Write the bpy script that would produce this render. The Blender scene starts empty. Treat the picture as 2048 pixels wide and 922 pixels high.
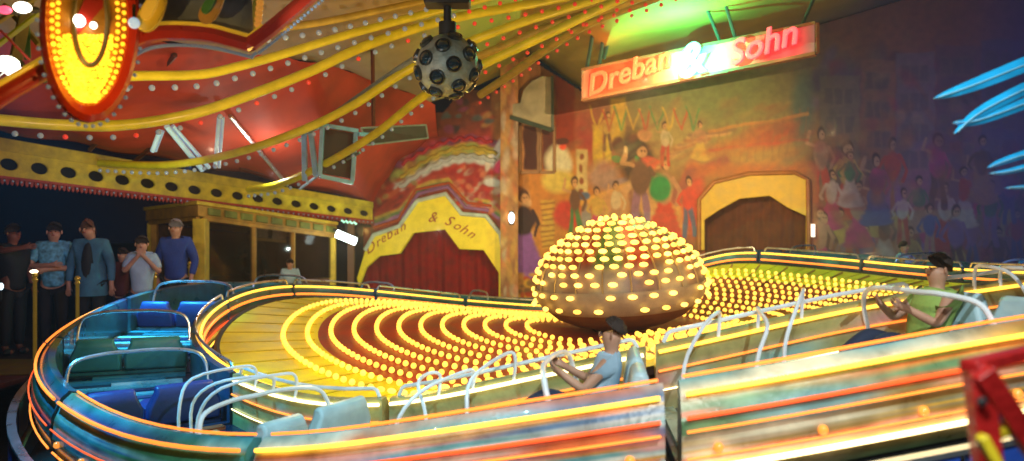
import bpy, math, random
import numpy as np
from mathutils import Vector, Matrix, Quaternion
random.seed(7); RNG = np.random.default_rng(7)
S = bpy.context.scene
COL = S.collection
F = 1607.0; EYE = 1.6
def at(px, py, D):
    return Vector(((px-1024)/F*D, D, EYE-(py-461)/F*D))
def lin(c):
    return tuple((v/255/12.92 if v/255 <= .04045 else ((v/255+.055)/1.055)**2.4) for v in c)

# ------------------------------------------------------------------ materials
_M = {}
def mat(name, col=(.5,.5,.5), rough=.5, metal=0., emit=None, es=0., attr=False, var=.18, vscale=6., bump=.0, bscale=40., eattr=False, coat=0., trans=0., alpha=1.):
    if name in _M: return _M[name]
    m = bpy.data.materials.new(name); m.use_nodes = True
    nt = m.node_tree; N = nt.nodes; L = nt.links
    b = N['Principled BSDF']
    b.inputs['Roughness'].default_value = rough; b.inputs['Metallic'].default_value = metal
    if coat: b.inputs['Coat Weight'].default_value = coat
    if trans: b.inputs['Transmission Weight'].default_value = trans
    if alpha < 1: b.inputs['Alpha'].default_value = alpha
    tc = N.new('ShaderNodeTexCoord'); nz = N.new('ShaderNodeTexNoise')
    nz.inputs['Scale'].default_value = vscale; nz.inputs['Detail'].default_value = 5
    L.new(tc.outputs['Object'], nz.inputs['Vector'])
    mr = N.new('ShaderNodeMapRange'); mr.inputs['From Min'].default_value = .3; mr.inputs['From Max'].default_value = .7
    mr.inputs['To Min'].default_value = 1-var; mr.inputs['To Max'].default_value = 1+var
    L.new(nz.outputs['Fac'], mr.inputs['Value'])
    mx = N.new('ShaderNodeMix'); mx.data_type = 'RGBA'; mx.blend_type = 'MULTIPLY'; mx.inputs['Factor'].default_value = 1
    if attr or eattr:
        at_ = N.new('ShaderNodeAttribute'); at_.attribute_name = 'Col'
        L.new(at_.outputs['Color'], mx.inputs['A'])
    else: mx.inputs['A'].default_value = (*col, 1)
    L.new(mr.outputs['Result'], mx.inputs['B'])
    L.new(mx.outputs['Result'], b.inputs['Base Color'])
    if eattr:
        L.new(mx.outputs['Result'], b.inputs['Emission Color']); b.inputs['Emission Strength'].default_value = es
    elif emit:
        b.inputs['Emission Color'].default_value = (*emit, 1); b.inputs['Emission Strength'].default_value = es
    if bump:
        n2 = N.new('ShaderNodeTexNoise'); n2.inputs['Scale'].default_value = bscale; n2.inputs['Detail'].default_value = 4
        L.new(tc.outputs['Object'], n2.inputs['Vector'])
        bp = N.new('ShaderNodeBump'); bp.inputs['Strength'].default_value = bump; bp.inputs['Distance'].default_value = .02
        L.new(n2.outputs['Fac'], bp.inputs['Height']); L.new(bp.outputs['Normal'], b.inputs['Normal'])
        r2 = N.new('ShaderNodeMapRange'); r2.inputs['To Min'].default_value = max(.05, rough-.15); r2.inputs['To Max'].default_value = min(1, rough+.2)
        L.new(nz.outputs['Fac'], r2.inputs['Value']); L.new(r2.outputs['Result'], b.inputs['Roughness'])
    _M[name] = m
    return m
def glow(name, col, s, rnd=0.):
    new = name not in _M
    m = mat(name, col, .4, emit=col, es=s, var=.05)
    if rnd and new:
        N=m.node_tree.nodes; L=m.node_tree.links
        oi=N.new('ShaderNodeObjectInfo'); tc=N.new('ShaderNodeTexCoord'); nz=N.new('ShaderNodeTexNoise'); nz.inputs['Scale'].default_value=9
        L.new(tc.outputs['Object'],nz.inputs['Vector'])
        ad=N.new('ShaderNodeMath'); ad.operation='ADD'; L.new(oi.outputs['Random'],ad.inputs[0]); L.new(nz.outputs['Fac'],ad.inputs[1])
        mr=N.new('ShaderNodeMapRange'); mr.inputs['From Min'].default_value=.4; mr.inputs['From Max'].default_value=1.6
        mr.inputs['To Min'].default_value=s*(1-rnd); mr.inputs['To Max'].default_value=s*(1+rnd)
        L.new(ad.outputs[0],mr.inputs['Value']); L.new(mr.outputs['Result'],N['Principled BSDF'].inputs['Emission Strength'])
    return m

# ------------------------------------------------------------------ mesh builder
class MB:
    def __init__(s): s.v=[]; s.f=[]; s.c=[]; s.cur=(1,1,1)
    def add(s, vs, fs, cols=None):
        o=len(s.v); s.v += [tuple(v) for v in vs]; s.f += [tuple(i+o for i in f) for f in fs]
        s.c += list(cols) if cols is not None else [s.cur]*len(vs)
    def box(s, c, sx, sy, sz, R=None):
        R = R or Matrix.Identity(3); c = Vector(c)
        vs=[c + R@Vector((x*sx/2,y*sy/2,z*sz/2)) for z in(-1,1) for y in(-1,1) for x in(-1,1)]
        s.add(vs,[(0,2,3,1),(4,5,7,6),(0,1,5,4),(2,6,7,3),(0,4,6,2),(1,3,7,5)])
    def beam(s, a, b, w, h=None, up=Vector((0,0,1))):
        a=Vector(a); b=Vector(b); d=(b-a); l=d.length; d.normalize()
        if abs(d.dot(up))>.98: up=Vector((1,0,0))
        x=d; y=up.cross(x).normalized(); z=x.cross(y)
        R=Matrix((x,y,z)).transposed(); s.box((a+b)/2,l,w,h or w,R)
    def tube(s, pts, r, n=8, closed=False, caps=True):
        pts=[Vector(p) for p in pts]; m=len(pts)
        rs = r if isinstance(r,(list,tuple)) else [r]*m
        vs=[]; prev=None
        for i,p in enumerate(pts):
            if closed: t=(pts[(i+1)%m]-pts[i-1])
            else: t=(pts[min(i+1,m-1)]-pts[max(i-1,0)])
            t.normalize()
            if prev is None:
                u = Vector((0,0,1)) if abs(t.z)<.9 else Vector((1,0,0))
                u=(u-t*u.dot(t)).normalized()
            else: u=(prev-t*prev.dot(t)).normalized()
            prev=u; w=t.cross(u)
            for k in range(n):
                a=2*math.pi*k/n; vs.append(p+(u*math.cos(a)+w*math.sin(a))*rs[i])
        fs=[]
        for i in range(m if closed else m-1):
            for k in range(n):
                j=(i+1)%m; fs.append((i*n+k,i*n+(k+1)%n,j*n+(k+1)%n,j*n+k))
        if caps and not closed:
            fs.append(tuple(range(n-1,-1,-1))); fs.append(tuple((m-1)*n+k for k in range(n)))
        s.add(vs,fs)
    def sphere(s, c, r, nu=8, nv=5, sc=(1,1,1)):
        c=Vector(c); vs=[c+Vector((0,0,r*sc[2]))]; 
        for i in range(1,nv):
            ph=math.pi*i/nv
            for k in range(nu):
                a=2*math.pi*k/nu
                vs.append(c+Vector((r*sc[0]*math.sin(ph)*math.cos(a),r*sc[1]*math.sin(ph)*math.sin(a),r*sc[2]*math.cos(ph))))
        vs.append(c-Vector((0,0,r*sc[2]))); fs=[]
        for k in range(nu): fs.append((0,1+k,1+(k+1)%nu))
        for i in range(nv-2):
            for k in range(nu):
                a=1+i*nu; fs.append((a+k,a+nu+k,a+nu+(k+1)%nu,a+(k+1)%nu))
        l=len(vs)-1; a=1+(nv-2)*nu
        for k in range(nu): fs.append((l,a+(k+1)%nu,a+k))
        s.add(vs,fs)
    def lathe(s, prof, c, n=48, M=None, colf=None):
        c=Vector(c); vs=[]; cs=[]
        for j,(r,z) in enumerate(prof):
            for k in range(n):
                a=2*math.pi*k/n; v=Vector((r*math.cos(a),r*math.sin(a),z))
                if M: v=M@v
                vs.append(c+v); cs.append(colf(j,k,n) if colf else s.cur)
        fs=[]
        for j in range(len(prof)-1):
            for k in range(n): fs.append((j*n+k,j*n+(k+1)%n,(j+1)*n+(k+1)%n,(j+1)*n+k))
        s.add(vs,fs,cs)
    def loft(s, rings, closed=True, caps=True, cols=None):
        n=len(rings[0]); vs=[p for r in rings for p in r]; fs=[]
        for i in range(len(rings)-1):
            for k in range(n if closed else n-1):
                fs.append((i*n+k,i*n+(k+1)%n,(i+1)*n+(k+1)%n,(i+1)*n+k))
        if caps and closed:
            fs.append(tuple(range(n-1,-1,-1))); fs.append(tuple((len(rings)-1)*n+k for k in range(n)))
        s.add(vs,fs,cols)
    def prism(s, pts, nrm, t):
        """flat polygon extruded by t along nrm"""
        n=len(pts); nrm=Vector(nrm); vs=[Vector(p) for p in pts]+[Vector(p)+nrm*t for p in pts]
        from mathutils.geometry import tessellate_polygon
        tri=tessellate_polygon([[Vector(p) for p in pts]])
        fs=[tuple(x) for x in tri]+[tuple(i+n for i in x[::-1]) for x in tri]
        fs+=[(i,(i+1)%n,(i+1)%n+n,i+n) for i in range(n)]
        s.add(vs,fs)
    def build(s, name, m, parent=None, smooth=True, bevel=0, origin=None):
        me=bpy.data.meshes.new(name)
        off=Vector(origin) if origin is not None else Vector((0,0,0))
        if parent is not None: off = parent_loc(parent)
        me.from_pydata([tuple(Vector(v)-off) for v in s.v],[],s.f); me.materials.append(m)
        ca=me.color_attributes.new('Col','FLOAT_COLOR','POINT')
        arr=np.ones((len(s.v),4),dtype=np.float32); arr[:,:3]=np.array(s.c,dtype=np.float32).reshape(-1,3)
        ca.data.foreach_set('color',arr.ravel())
        import bmesh
        bm=bmesh.new(); bm.from_mesh(me); bmesh.ops.recalc_face_normals(bm,faces=bm.faces); bm.to_mesh(me); bm.free()
        if smooth:
            me.polygons.foreach_set('use_smooth',[True]*len(me.polygons))
            try: me.set_sharp_from_angle(angle=math.radians(38))
            except Exception: pass
        o=bpy.data.objects.new(name,me); COL.objects.link(o)
        if parent is not None: o.parent=parent
        else: o.location=off
        if bevel:
            b=o.modifiers.new('bevel','BEVEL'); b.width=bevel; b.segments=2; b.limit_method='ANGLE'
        return o
def parent_loc(p):
    l=Vector((0,0,0))
    while p is not None: l+=p.location; p=p.parent
    return l
def tag(o,label,cat,group=None):
    o['label']=label; o['category']=cat
    if group: o['group']=group
    return o
def thing(name,label,cat,loc,group=None):
    o=bpy.data.objects.new(name,None); COL.objects.link(o); o.location=loc; o.empty_display_size=.1
    return tag(o,label,cat,group)
def struct(o): o['kind']='structure'; return o
_bm={}
def bulbs(parent, pts, r, m, name='bulb', keep=90, around=None):
    """the nearest `keep` bulbs as single objects, the rest as one part"""
    pts=[Vector(p) for p in pts]
    cam=Vector((0,0,EYE)); off=parent_loc(parent)
    pts.sort(key=lambda p:(p-cam).length)
    key=(round(r,4),m.name)
    if key not in _bm:
        b=MB(); b.sphere((0,0,0),r,12,8); me=b.build('bulb',m).data
        o=[o for o in COL.objects if o.data==me][0]; bpy.data.objects.remove(o); _bm[key]=me
    for p in pts[:keep]:
        o=bpy.data.objects.new(name,_bm[key]); COL.objects.link(o); o.parent=parent; o.location=p-off
        if around is not None: o.scale=(.8,1.55,.8); o.rotation_euler=(0,0,math.atan2(p.y-around[1],p.x-around[0]))
    if len(pts)>keep:
        b=MB()
        for p in pts[keep:]: b.sphere(p,r,7,5)
        o=b.build(name,m,parent); o['kind']='stuff'

# ------------------------------------------------------------------ common materials
YEL=lin((235,190,20)); 
m_bulb=glow('lit_bulb',(1.,.55,.07),2.6,.6)
m_bulb_soft=glow('lit_bulb_soft',(1.,.50,.05),1.6)
m_bulb_hot=glow('lit_bulb_hot',(1.,.72,.2),5)
m_glassb=mat('clear_bulb',(.20,.27,.34),.12,emit=(.5,.65,.85),es=.10)
m_redb=mat('red_bulb',(.6,.05,.04),.15,emit=(.8,.05,.03),es=.3)
m_yel=mat('yellow_paint',(.70,.50,.03),.42,var=.2,bump=.15,coat=.2)
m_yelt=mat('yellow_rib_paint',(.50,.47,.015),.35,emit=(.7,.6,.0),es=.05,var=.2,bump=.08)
m_red=mat('red_paint',(.48,.025,.012),.4,var=.2,bump=.12,coat=.3)
m_dark=mat('dark_paint',(.012,.012,.016),.6)
m_brown=mat('brown_paint',(.14,.06,.02),.55,bump=.2)
m_chrome=mat('steel_tube',(.6,.65,.72),.28,metal=.9,bump=.05)
m_white=mat('glowing_enamel',(.75,.8,.84),.3,emit=(.6,.7,.8),es=.08,coat=.3)  # slight glow put into the enamel to whiten the bars
m_vc=mat('painted_panel',attr=True,rough=.6,var=.16,vscale=9,bump=.12)
m_glass=mat('dark_window_glass',(.02,.012,.008),.08,var=.1,alpha=.4)

def crom(P_,n=8):
    out=[]; 
    for i in range(len(P_)-1):
        p0=P_[max(i-1,0)]; p1=P_[i]; p2=P_[i+1]; p3=P_[min(i+2,len(P_)-1)]
        for k in range(n):
            t=k/n; out.append(.5*((2*p1)+(p2-p0)*t+(2*p0-5*p1+4*p2-p3)*t*t+(3*p1-p0-3*p2+p3)*t**3))
    out.append(P_[-1]); return out
# ------------------------------------------------------------------ undulating ring
CX,CY=1.2,9.0
H_CTRL=[(-180,.76),(-165,.90),(-149,1.0),(-138,1.07),(-126,1.13),(-115,1.06),(-105,.84),(-95,.66),(-80,.40),(-60,.28),(-30,.34),(0,.45),(20,.46),(40,.38),(59,.30),(75,.72),(95,1.27),(115,1.12),(132,.94),(145,.80),(160,.70),(170,.70),(180,.76)]
_a=np.arange(-180,180,1.); _h=np.interp(_a,[c[0] for c in H_CTRL],[c[1] for c in H_CTRL])
_k=np.exp(-.5*(np.arange(-15,16)/4.5)**2); _k/=_k.sum()
_h=np.convolve(np.concatenate([_h[-15:],_h,_h[:15]]),_k,'valid')
def H(th):
    t=(th+180)%360; i=int(t); f=t-i
    return float(_h[i%360]*(1-f)+_h[(i+1)%360]*f)
def P(th,r,dz=0.,hh=None):
    a=math.radians(th)
    return Vector((CX+r*math.cos(a),CY+r*math.sin(a),EYE-(H(th) if hh is None else hh)+dz))
def arc(mb,t0,t1,prof,n=8,caps=True):
    mb.loft([[P(t0+(t1-t0)*i/n,r,dz) for r,dz in prof] for i in range(n+1)],True,caps)
def arc_tube(mb,t0,t1,r,dz,rad,n=10):
    mb.tube([P(t0+(t1-t0)*i/n,r,dz) for i in range(n+1)],rad,7)

m_tube_y=glow('yellow_streak_tube',(1.,.50,.05),2.6)  # tubes stand in for the streaks drawn by the moving rim lights
m_tube_o=glow('orange_streak_tube',(1.,.24,.03),1.7)
m_tube_r=glow('red_streak_tube',(1.,.10,.02),1.1)
m_tube_c=glow('cream_streak_tube',(1.,.80,.38),4.2)
m_side=[mat('olive_side',(.22,.20,.02),.35,var=.5,vscale=3,bump=.1,coat=.4),mat('green_side',(.03,.20,.06),.35,var=.5,vscale=3,bump=.1,coat=.4),mat('teal_side',(.03,.22,.24),.35,var=.5,vscale=3,bump=.1,coat=.4)]
m_floor=mat('car_floor',attr=True,rough=.28,metal=.35,var=.3,vscale=5,bump=.15)
m_seat=[mat('pale_blue_vinyl',(.42,.60,.66),.4,bump=.12),mat('navy_vinyl',(.015,.05,.22),.4,bump=.12),mat('cyan_vinyl',(.04,.34,.46),.4,bump=.12),mat('red_vinyl',(.55,.06,.04),.4,bump=.12)]
m_streak=mat('light_streak_paint',attr=True,rough=.3,var=.3,vscale=7,bump=.12,coat=.5)
PAL=[[(.12,.34,.30),(.40,.34,.08),(.30,.50,.45),(.50,.22,.06),(.55,.58,.48),(.08,.26,.10)],[(.05,.26,.18),(.12,.38,.34),(.45,.42,.10),(.03,.20,.30),(.55,.55,.40)],[(.06,.30,.38),(.35,.55,.55),(.38,.34,.06),(.50,.18,.10),(.05,.14,.32)],[(.01,.07,.13),(.02,.14,.17),(.03,.10,.05),(.01,.03,.10),(.03,.22,.28)],[(.30,.30,.12),(.55,.18,.14),(.24,.44,.42),(.20,.36,.14),(.65,.66,.62),(.60,.34,.34)]]
PALW=[[(.30,.20,.05),(.75,.42,.05),(.70,.62,.42),(.62,.16,.04),(.14,.30,.14),(.16,.36,.36),(.70,.40,.30)],[(.16,.26,.10),(.70,.50,.06),(.60,.62,.50),(.60,.20,.05),(.10,.34,.30),(.5,.2,.2)],[(.12,.30,.30),(.70,.45,.06),(.65,.65,.55),(.60,.18,.06),(.10,.20,.36),(.60,.30,.26)]]
PALC=[(.03,.22,.26),(.10,.42,.44),(.30,.55,.50),(.30,.30,.06),(.04,.12,.28),(.06,.26,.12)]
def streak(mb,pal,fine=False):
    # stripes and flashes painted along the body in place of moving light streaks
    aa=[math.degrees(math.atan2(p[1]-CY,p[0]-CX)) for p in mb.v]; a0,a1=min(aa),max(aa)
    if not fine: a0,a1=-180,180
    wav=[(random.choice(pal),a0+random.uniform(0,a1-a0),random.uniform(1.2,9) if fine else random.uniform(.8,5),random.uniform(-.45,0),(random.uniform(.005,.022) if fine and _%5 else random.uniform(.02,.08))) for _ in range(900 if fine else 260)]
    cs=[]
    for p in mb.v:
        th=math.degrees(math.atan2(p[1]-CY,p[0]-CX)); r=math.hypot(p[0]-CX,p[1]-CY); dz=p[2]-(EYE-H(th))
        if r<5: dz+=.1*(r>4.45)
        c=np.array(pal[0])
        for (cc,t,w,z,h) in wav:
            d=(th-t+180)%360-180
            k=max(0,1-(abs(d)/w))*max(0,1-abs(dz-z)/h)
            if k>0: 
                k=min(1,k*2.2); c=c*(1-k)+np.array(cc)*k
        cs.append(tuple(c))
    mb.c=cs
seatname=['pale blue','navy','cyan','red']
NC=17; SP=360/NC
def where(th):
    t=(th+180)%360-180
    if -135<t<=-105: return 'at the front left of the ring'
    if -105<t<=-70: return 'at the near crest of the ring'
    if -70<t<=-20: return 'on the right near slope of the ring'
    if -20<t<=40: return 'on the far right of the ring by the painted wall'
    if 40<t<=80: return 'on the far crest behind the bulb dome'
    if 80<t<=120: return 'in the dip before the red curtain'
    if 120<t<=150: return 'before the yellow ticket booth'
    return 'at the left bend of the ring'
ordn=['first','second','third','fourth','fifth','sixth','seventh']
cnt={}
car_info=[]
for i in range(NC):
    t0=-180+i*SP+.35; t1=t0+SP-.7; tm=(t0+t1)/2
    front=-135<tm<-20
    si = {0:2,1:1,2:2}[i%3] if not front else (0 if i!=6 else 3)
    sd = [0,1,0,2][i%4] if front else [2,1][i%2]
    w=where(tm); cnt[w]=cnt.get(w,0)+1
    c=thing('ride_car',f"low {seatname[si]}-seated ride car, {ordn[cnt[w]-1]} {w}",'ride car',P(tm,5.05,-.42),'ride cars linked into a ring')
    ms=m_side[sd]
    b=MB(); arc(b,t0,t1,[(5.49,.0),(5.54,.012)]+[(float(np.interp(z,[-.38,-.27,-.15,-.03],[5.63,5.655,5.645,5.59])),z) for z in np.linspace(-.03,-.38,34)]+[(5.57,-.45),(5.49,-.45)],30); streak(b,PALW[sd] if -108<tm<0 else (PALC if tm>-150 and front else PAL[3]),True); b.build('outer_side',m_streak,c)
    b=MB(); arc(b,t0,t1,[(4.46,.0),(4.42,.012),(4.39,-.02),(4.37,-.14),(4.38,-.34),(4.42,-.40),(4.46,-.40),(4.46,-.3),(4.46,-.2),(4.46,-.1)],26); streak(b,PAL[4] if front else PAL[3]); b.build('inner_side',m_streak,c)
    b=MB(); b.cur=(.01,.04,.09); arc(b,t0,t1,[(4.46,-.37),(5.49,-.37),(5.49,-.41),(4.46,-.41)])
    nr=14
    for k in range(nr):
        ta=t0+.3+(t1-t0-.6)*k/nr; tb=ta+(t1-t0-.6)/nr*.62
        ra=4.50+random.random()*.25 if random.random()<.35 else 4.50; rb=5.47-(random.random()*.5 if random.random()<.35 else 0)
        g=random.random()
        b.cur=random.choice([(.05,.35,.48),(.02,.12,.30),(.15,.65,.75),(.05,.34,.46),(.01,.05,.18),(.45,.85,.9),(.45,.85,.9)]) if not front else random.choice([(.30,.30,.06),(.35,.5,.4),(.6,.5,.2),(.5,.16,.06),(.1,.3,.3)])
        arc(b,ta,tb,[(ra,-.345),(rb,-.345),(rb,-.368),(ra,-.368)],2)
    b.build('floor',m_floor,c,smooth=False)
    # seat
    b=MB()
    for (r0,r1) in ((4.50,5.02),(5.05,5.46)):
        rings=[]
        for (th,zt) in ((t1-4.3,-.26),(t1-4.0,-.20),(t1-2.2,-.19),(t1-1.9,-.20)):
            rings.append([P(th,r0,-.34),P(th,r0,zt-.03),P(th,r0+.05,zt),P(th,r1-.05,zt),P(th,r1,zt-.03),P(th,r1,-.34)])
        b.loft(rings)
    b.build('seat',m_seat[si],c)
    b=MB()
    for (r0,r1) in ((4.50,5.02),(5.05,5.46)):
        rings=[]
        for z,dt,tk in (((-.34,0,1.0),(-.1,.25,1.1),(0.,.45,1.0),(.05,.6,.55)) if front else ((-.34,0,1.0),(-.2,.2,1.1),(-.1,.35,1.0),(-.05,.5,.55))):
            e=.05 if z>=(.0 if front else -.12) else 0
            rings.append([P(t1-1.9+dt,r0+e,z),P(t1-1.9+dt,r1-e,z),P(t1-1.9+dt+tk,r1-e,z),P(t1-1.9+dt+tk,r0+e,z)])
        b.loft(rings)
    b.build('seat_back',m_seat[si],c,bevel=.025)
    b=MB()
    tb=t1-5.6
    b.tube(crom([P(tb+.8,4.49,-.16),P(tb+.3,4.50,.0),P(tb,4.58,.09),P(tb-.4,4.8,.12),P(tb-.5,5.05,.12),P(tb-.4,5.2,.12),P(tb,5.4,.09),P(tb+.3,5.46,.0),P(tb+.8,5.47,-.16)],4),.014,8)
    b.build('lap_bar',m_white if front else m_chrome,c)
    if front:
        for f_,hh_ in ((.22,.13),(.36,.10),(.52,.15)):
            th_=t0+(t1-t0)*f_; rr_=random.uniform(4.75,5.2); sk_=random.uniform(-3,3)
            b=MB(); b.tube(crom([P(th_,4.46,-.02),P(th_+.1,4.46,hh_*.8),P(th_-.4,4.55,hh_),P(th_-.8+sk_*.4,rr_-.1,hh_*.7),P(th_-1.0+sk_,rr_,-.08),P(th_-1.0+sk_,rr_,-.36)],4),.011,7); b.build('white_streak_handle',m_white,c)  # added handles that imitate the pale blurred streaks
    b=MB(); b.tube([P(t0+.6,4.42,.01),P(t0+.9,4.42,.055)]+[P(t0+1.2+(t1-t0-2.4)*k/6,4.42,.065) for k in range(7)]+[P(t1-.9,4.42,.055),P(t1-.6,4.42,.01)],.013,7); b.build('grab_rail',m_white if front else m_chrome,c)
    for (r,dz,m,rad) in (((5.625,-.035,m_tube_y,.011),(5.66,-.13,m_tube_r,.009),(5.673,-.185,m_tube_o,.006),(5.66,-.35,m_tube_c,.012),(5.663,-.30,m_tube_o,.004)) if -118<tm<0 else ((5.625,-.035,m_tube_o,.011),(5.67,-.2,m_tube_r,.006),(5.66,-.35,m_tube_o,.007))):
        b=MB(); arc_tube(b,t0+.2,t1-.2,r,dz,rad); b.build('streak_tube',m,c)
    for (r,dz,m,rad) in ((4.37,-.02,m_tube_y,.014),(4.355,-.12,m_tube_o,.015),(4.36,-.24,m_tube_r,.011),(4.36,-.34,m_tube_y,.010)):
        b=MB(); arc_tube(b,t0+.2,t1-.2,r,dz,rad); b.build('streak_tube',m,c)
    # row of small lamps on the nose and chrome bumper dots
    if front:
        for k in range(5):
            b=MB(); b.sphere(P(t0+1.5+k*(t1-t0-3)/4,5.665,-.27),.022,8,6); b.build('side_lamp',mat('amber_lens',(.8,.25,.04),.2,emit=(1,.35,.05),es=.9),c)
        # glowing strips in place of light streaks, along both sides and the inner rail
        b=MB(); arc_tube(b,t0+.2,t1-.2,4.475,-.03,.011); b.build('streak_tube',m_tube_c if tm<-85 else m_tube_y,c)
        b=MB(); arc_tube(b,t0+.2,t1-.2,4.475,-.14,.007); b.build('streak_tube',m_tube_o,c)
        b=MB(); arc_tube(b,t0+.2,t1-.2,4.475,-.25,.004); b.build('streak_tube',m_tube_c,c)
        b=MB(); arc_tube(b,t0+.2,t1-.2,5.51,.02,.008); b.build('streak_tube',m_tube_o,c)
    car_info.append((c,t0,t1,tm))

# fixed track and skirt below the cars
tk=thing('track_skirt','fixed skirt of blue panels under the near edge of the ride cars','skirt',P(-95,5.8,-.9))
b=MB(); arc(b,-180,180,[(4.5,-.47),(5.55,-.47),(5.55,-.55),(4.5,-.55)],120,False); b.build('track_bed',mat('track_steel',(.03,.035,.04),.5,metal=.4),tk)
mblue=mat('blue_skirt_panel',(.02,.07,.38),.35,var=.4,bump=.15,coat=.3); molv=mat('olive_skirt_band',(.16,.15,.03),.4,var=.4,bump=.15)
for k in range(26):
    t0=-170+k*5.4
    b=MB(); arc(b,t0,t0+5.0,[(5.76,-.43),(5.8,-.43),(5.8,-.76),(5.76,-.76)],3); b.build('skirt_panel',mblue,tk,bevel=.006)
b=MB(); arc(b,-175,-25,[(5.72,-.78),(5.78,-.78),(5.78,-.95),(5.72,-.95)],50); b.build('upper_band',molv,tk)
b=MB(); arc(b,-175,-25,[(5.75,-.405),(5.81,-.405),(5.81,-.427),(5.75,-.427)],50); b.build('edge_rail',m_chrome,tk)

# ------------------------------------------------------------------ central platform
HC=1.12
def hp(th,r): 
    w=min(1,(r/4.3))**1.3
    return HC*(1-w)+(H(th)+.16)*w
def PC(th,r,dz=0): return P(th,r,dz,hh=hp(th,r))
cp=thing('revolving_platform','round red and yellow platform studded with circles of lit bulbs','platform',Vector((CX,CY,EYE-HC)))
def plat(r0,r1,nr,name,m,colf=None):
    b=MB(); rings=[]
    nth=120; vs=[]; fs=[]
    for i in range(nr+1):
        for k in range(nth): vs.append(PC(-180+k*3,r0+(r1-r0)*i/nr))
    for i in range(nr):
        for k in range(nth): fs.append((i*nth+k,i*nth+(k+1)%nth,(i+1)*nth+(k+1)%nth,(i+1)*nth+k))
    b.add(vs,fs); return b.build(name,m,cp)
plat(.3,3.28,14,'red_deck',mat('red_deck_paint',(.30,.028,.008),.42,var=.35,vscale=4,bump=.2))
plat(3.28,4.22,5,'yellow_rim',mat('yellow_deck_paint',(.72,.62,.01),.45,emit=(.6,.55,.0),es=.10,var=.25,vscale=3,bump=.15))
b=MB()
for k in range(60): b.tube([PC(k*6,r_,.004) for r_ in (3.32,3.6,3.9,4.2)],.006,4)
b.build('deck_seam',mat('seam_paint',(.55,.45,.01),.5),cp)
b=MB(); b.tube([PC(k*3,4.23,-.01) for k in range(120)],.03,6,closed=True); b.build('rim_edge',m_dark,cp)
pts=[]
r=3.62; 
while r>1.0:
    n=int(2*math.pi*r/.115); ph=random.random()
    for k in range(n):
        pts.append(PC(-180+(k+ph)*360/n,r,.03))
    r-=.235
bulbs(cp,pts,.027,m_bulb,keep=95,around=(CX,CY))
# radial ribs with bulbs sweep outwards across the right slope
b=MB()
for k in range(26):
    t=-60+k*6
    b.tube([PC(t+3*(r_-1),r_,.012) for r_ in (1.1,1.6,2.1,2.6,3.1,3.6,4.1)],.012,5)
b.build('rib_trim',mat('brass_trim',(.5,.3,.05),.3,metal=.7),cp)

# ------------------------------------------------------------------ bulb dome
dm=thing('bulb_dome','domed centrepiece covered in rows of glowing bulbs','bulb dome',Vector((CX,CY,.45)))
dc=Vector((CX,CY,1.02)); DS=.93; MT=DS*(Matrix.Rotation(math.radians(-4),3,'Y')@Matrix.Rotation(math.radians(3),3,'X'))
up=[(1.0,0.0),(.985,.10),(.94,.22),(.86,.34),(.74,.45),(.60,.56),(.44,.66),(.28,.735),(.12,.775),(.02,.78)]
def gore(j,k,n):
    g=(k//4)%4
    if j<3: return (.36,.32,.26) if g%2 else (.28,.20,.17)
    return [(.26,.02,.01),(.22,.12,.05),(.20,.025,.012),(.04,.12,.03)][g]
b=MB(); b.lathe([(r_*1.0,z) for r_,z in up],dc,64,MT,gore); b.build('dome_shell',mat('dome_paint',attr=True,rough=.4,var=.2,bump=.1),dm)
b=MB(); b.lathe([(1.02,.01),(1.03,-.05),(1.0,-.16),(.93,-.25),(.90,-.27)],dc,64,MT); b.build('rim_band',mat('dome_band',(.33,.29,.24),.45,bump=.2),dm)
b=MB(); b.lathe([(.90,-.268),(.78,-.38),(.58,-.47),(.34,-.53),(.3,-.62)],dc,64,MT); b.build('base_bowl',m_brown,dm)
b=MB()
for k in range(20):
    a=2*math.pi*k/20
    b.tube([dc+MT@Vector(((r_+.008)*math.cos(a),(r_+.008)*math.sin(a),z)) for r_,z in up],.010,5)
b.build('rib_trim',mat('pale_brass',(.5,.38,.2),.35,metal=.5),dm)
pts=[]
rows=[(1.03,-.20,26),(1.045,-.05,28),(1.0,.09,32),(.965,.19,34),(.92,.28,36),(.85,.36,36),(.77,.44,32),(.68,.51,30),(.57,.58,26),(.45,.655,22),(.32,.72,16),(.18,.765,10),(.03,.785,1)]
for r_,z,n in rows:
    for k in range(n):
        a=2*math.pi*(k+.3*(z>0.3))/n
        if z<.3 and k%5==4: continue
        pts.append(dc+MT@Vector((r_*1.01*math.cos(a),r_*1.01*math.sin(a),z+.012)))
bulbs(dm,pts,.031,glow('dome_bulb',(1.,.58,.10),3.2,.55),keep=98,around=(CX,CY))

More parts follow.
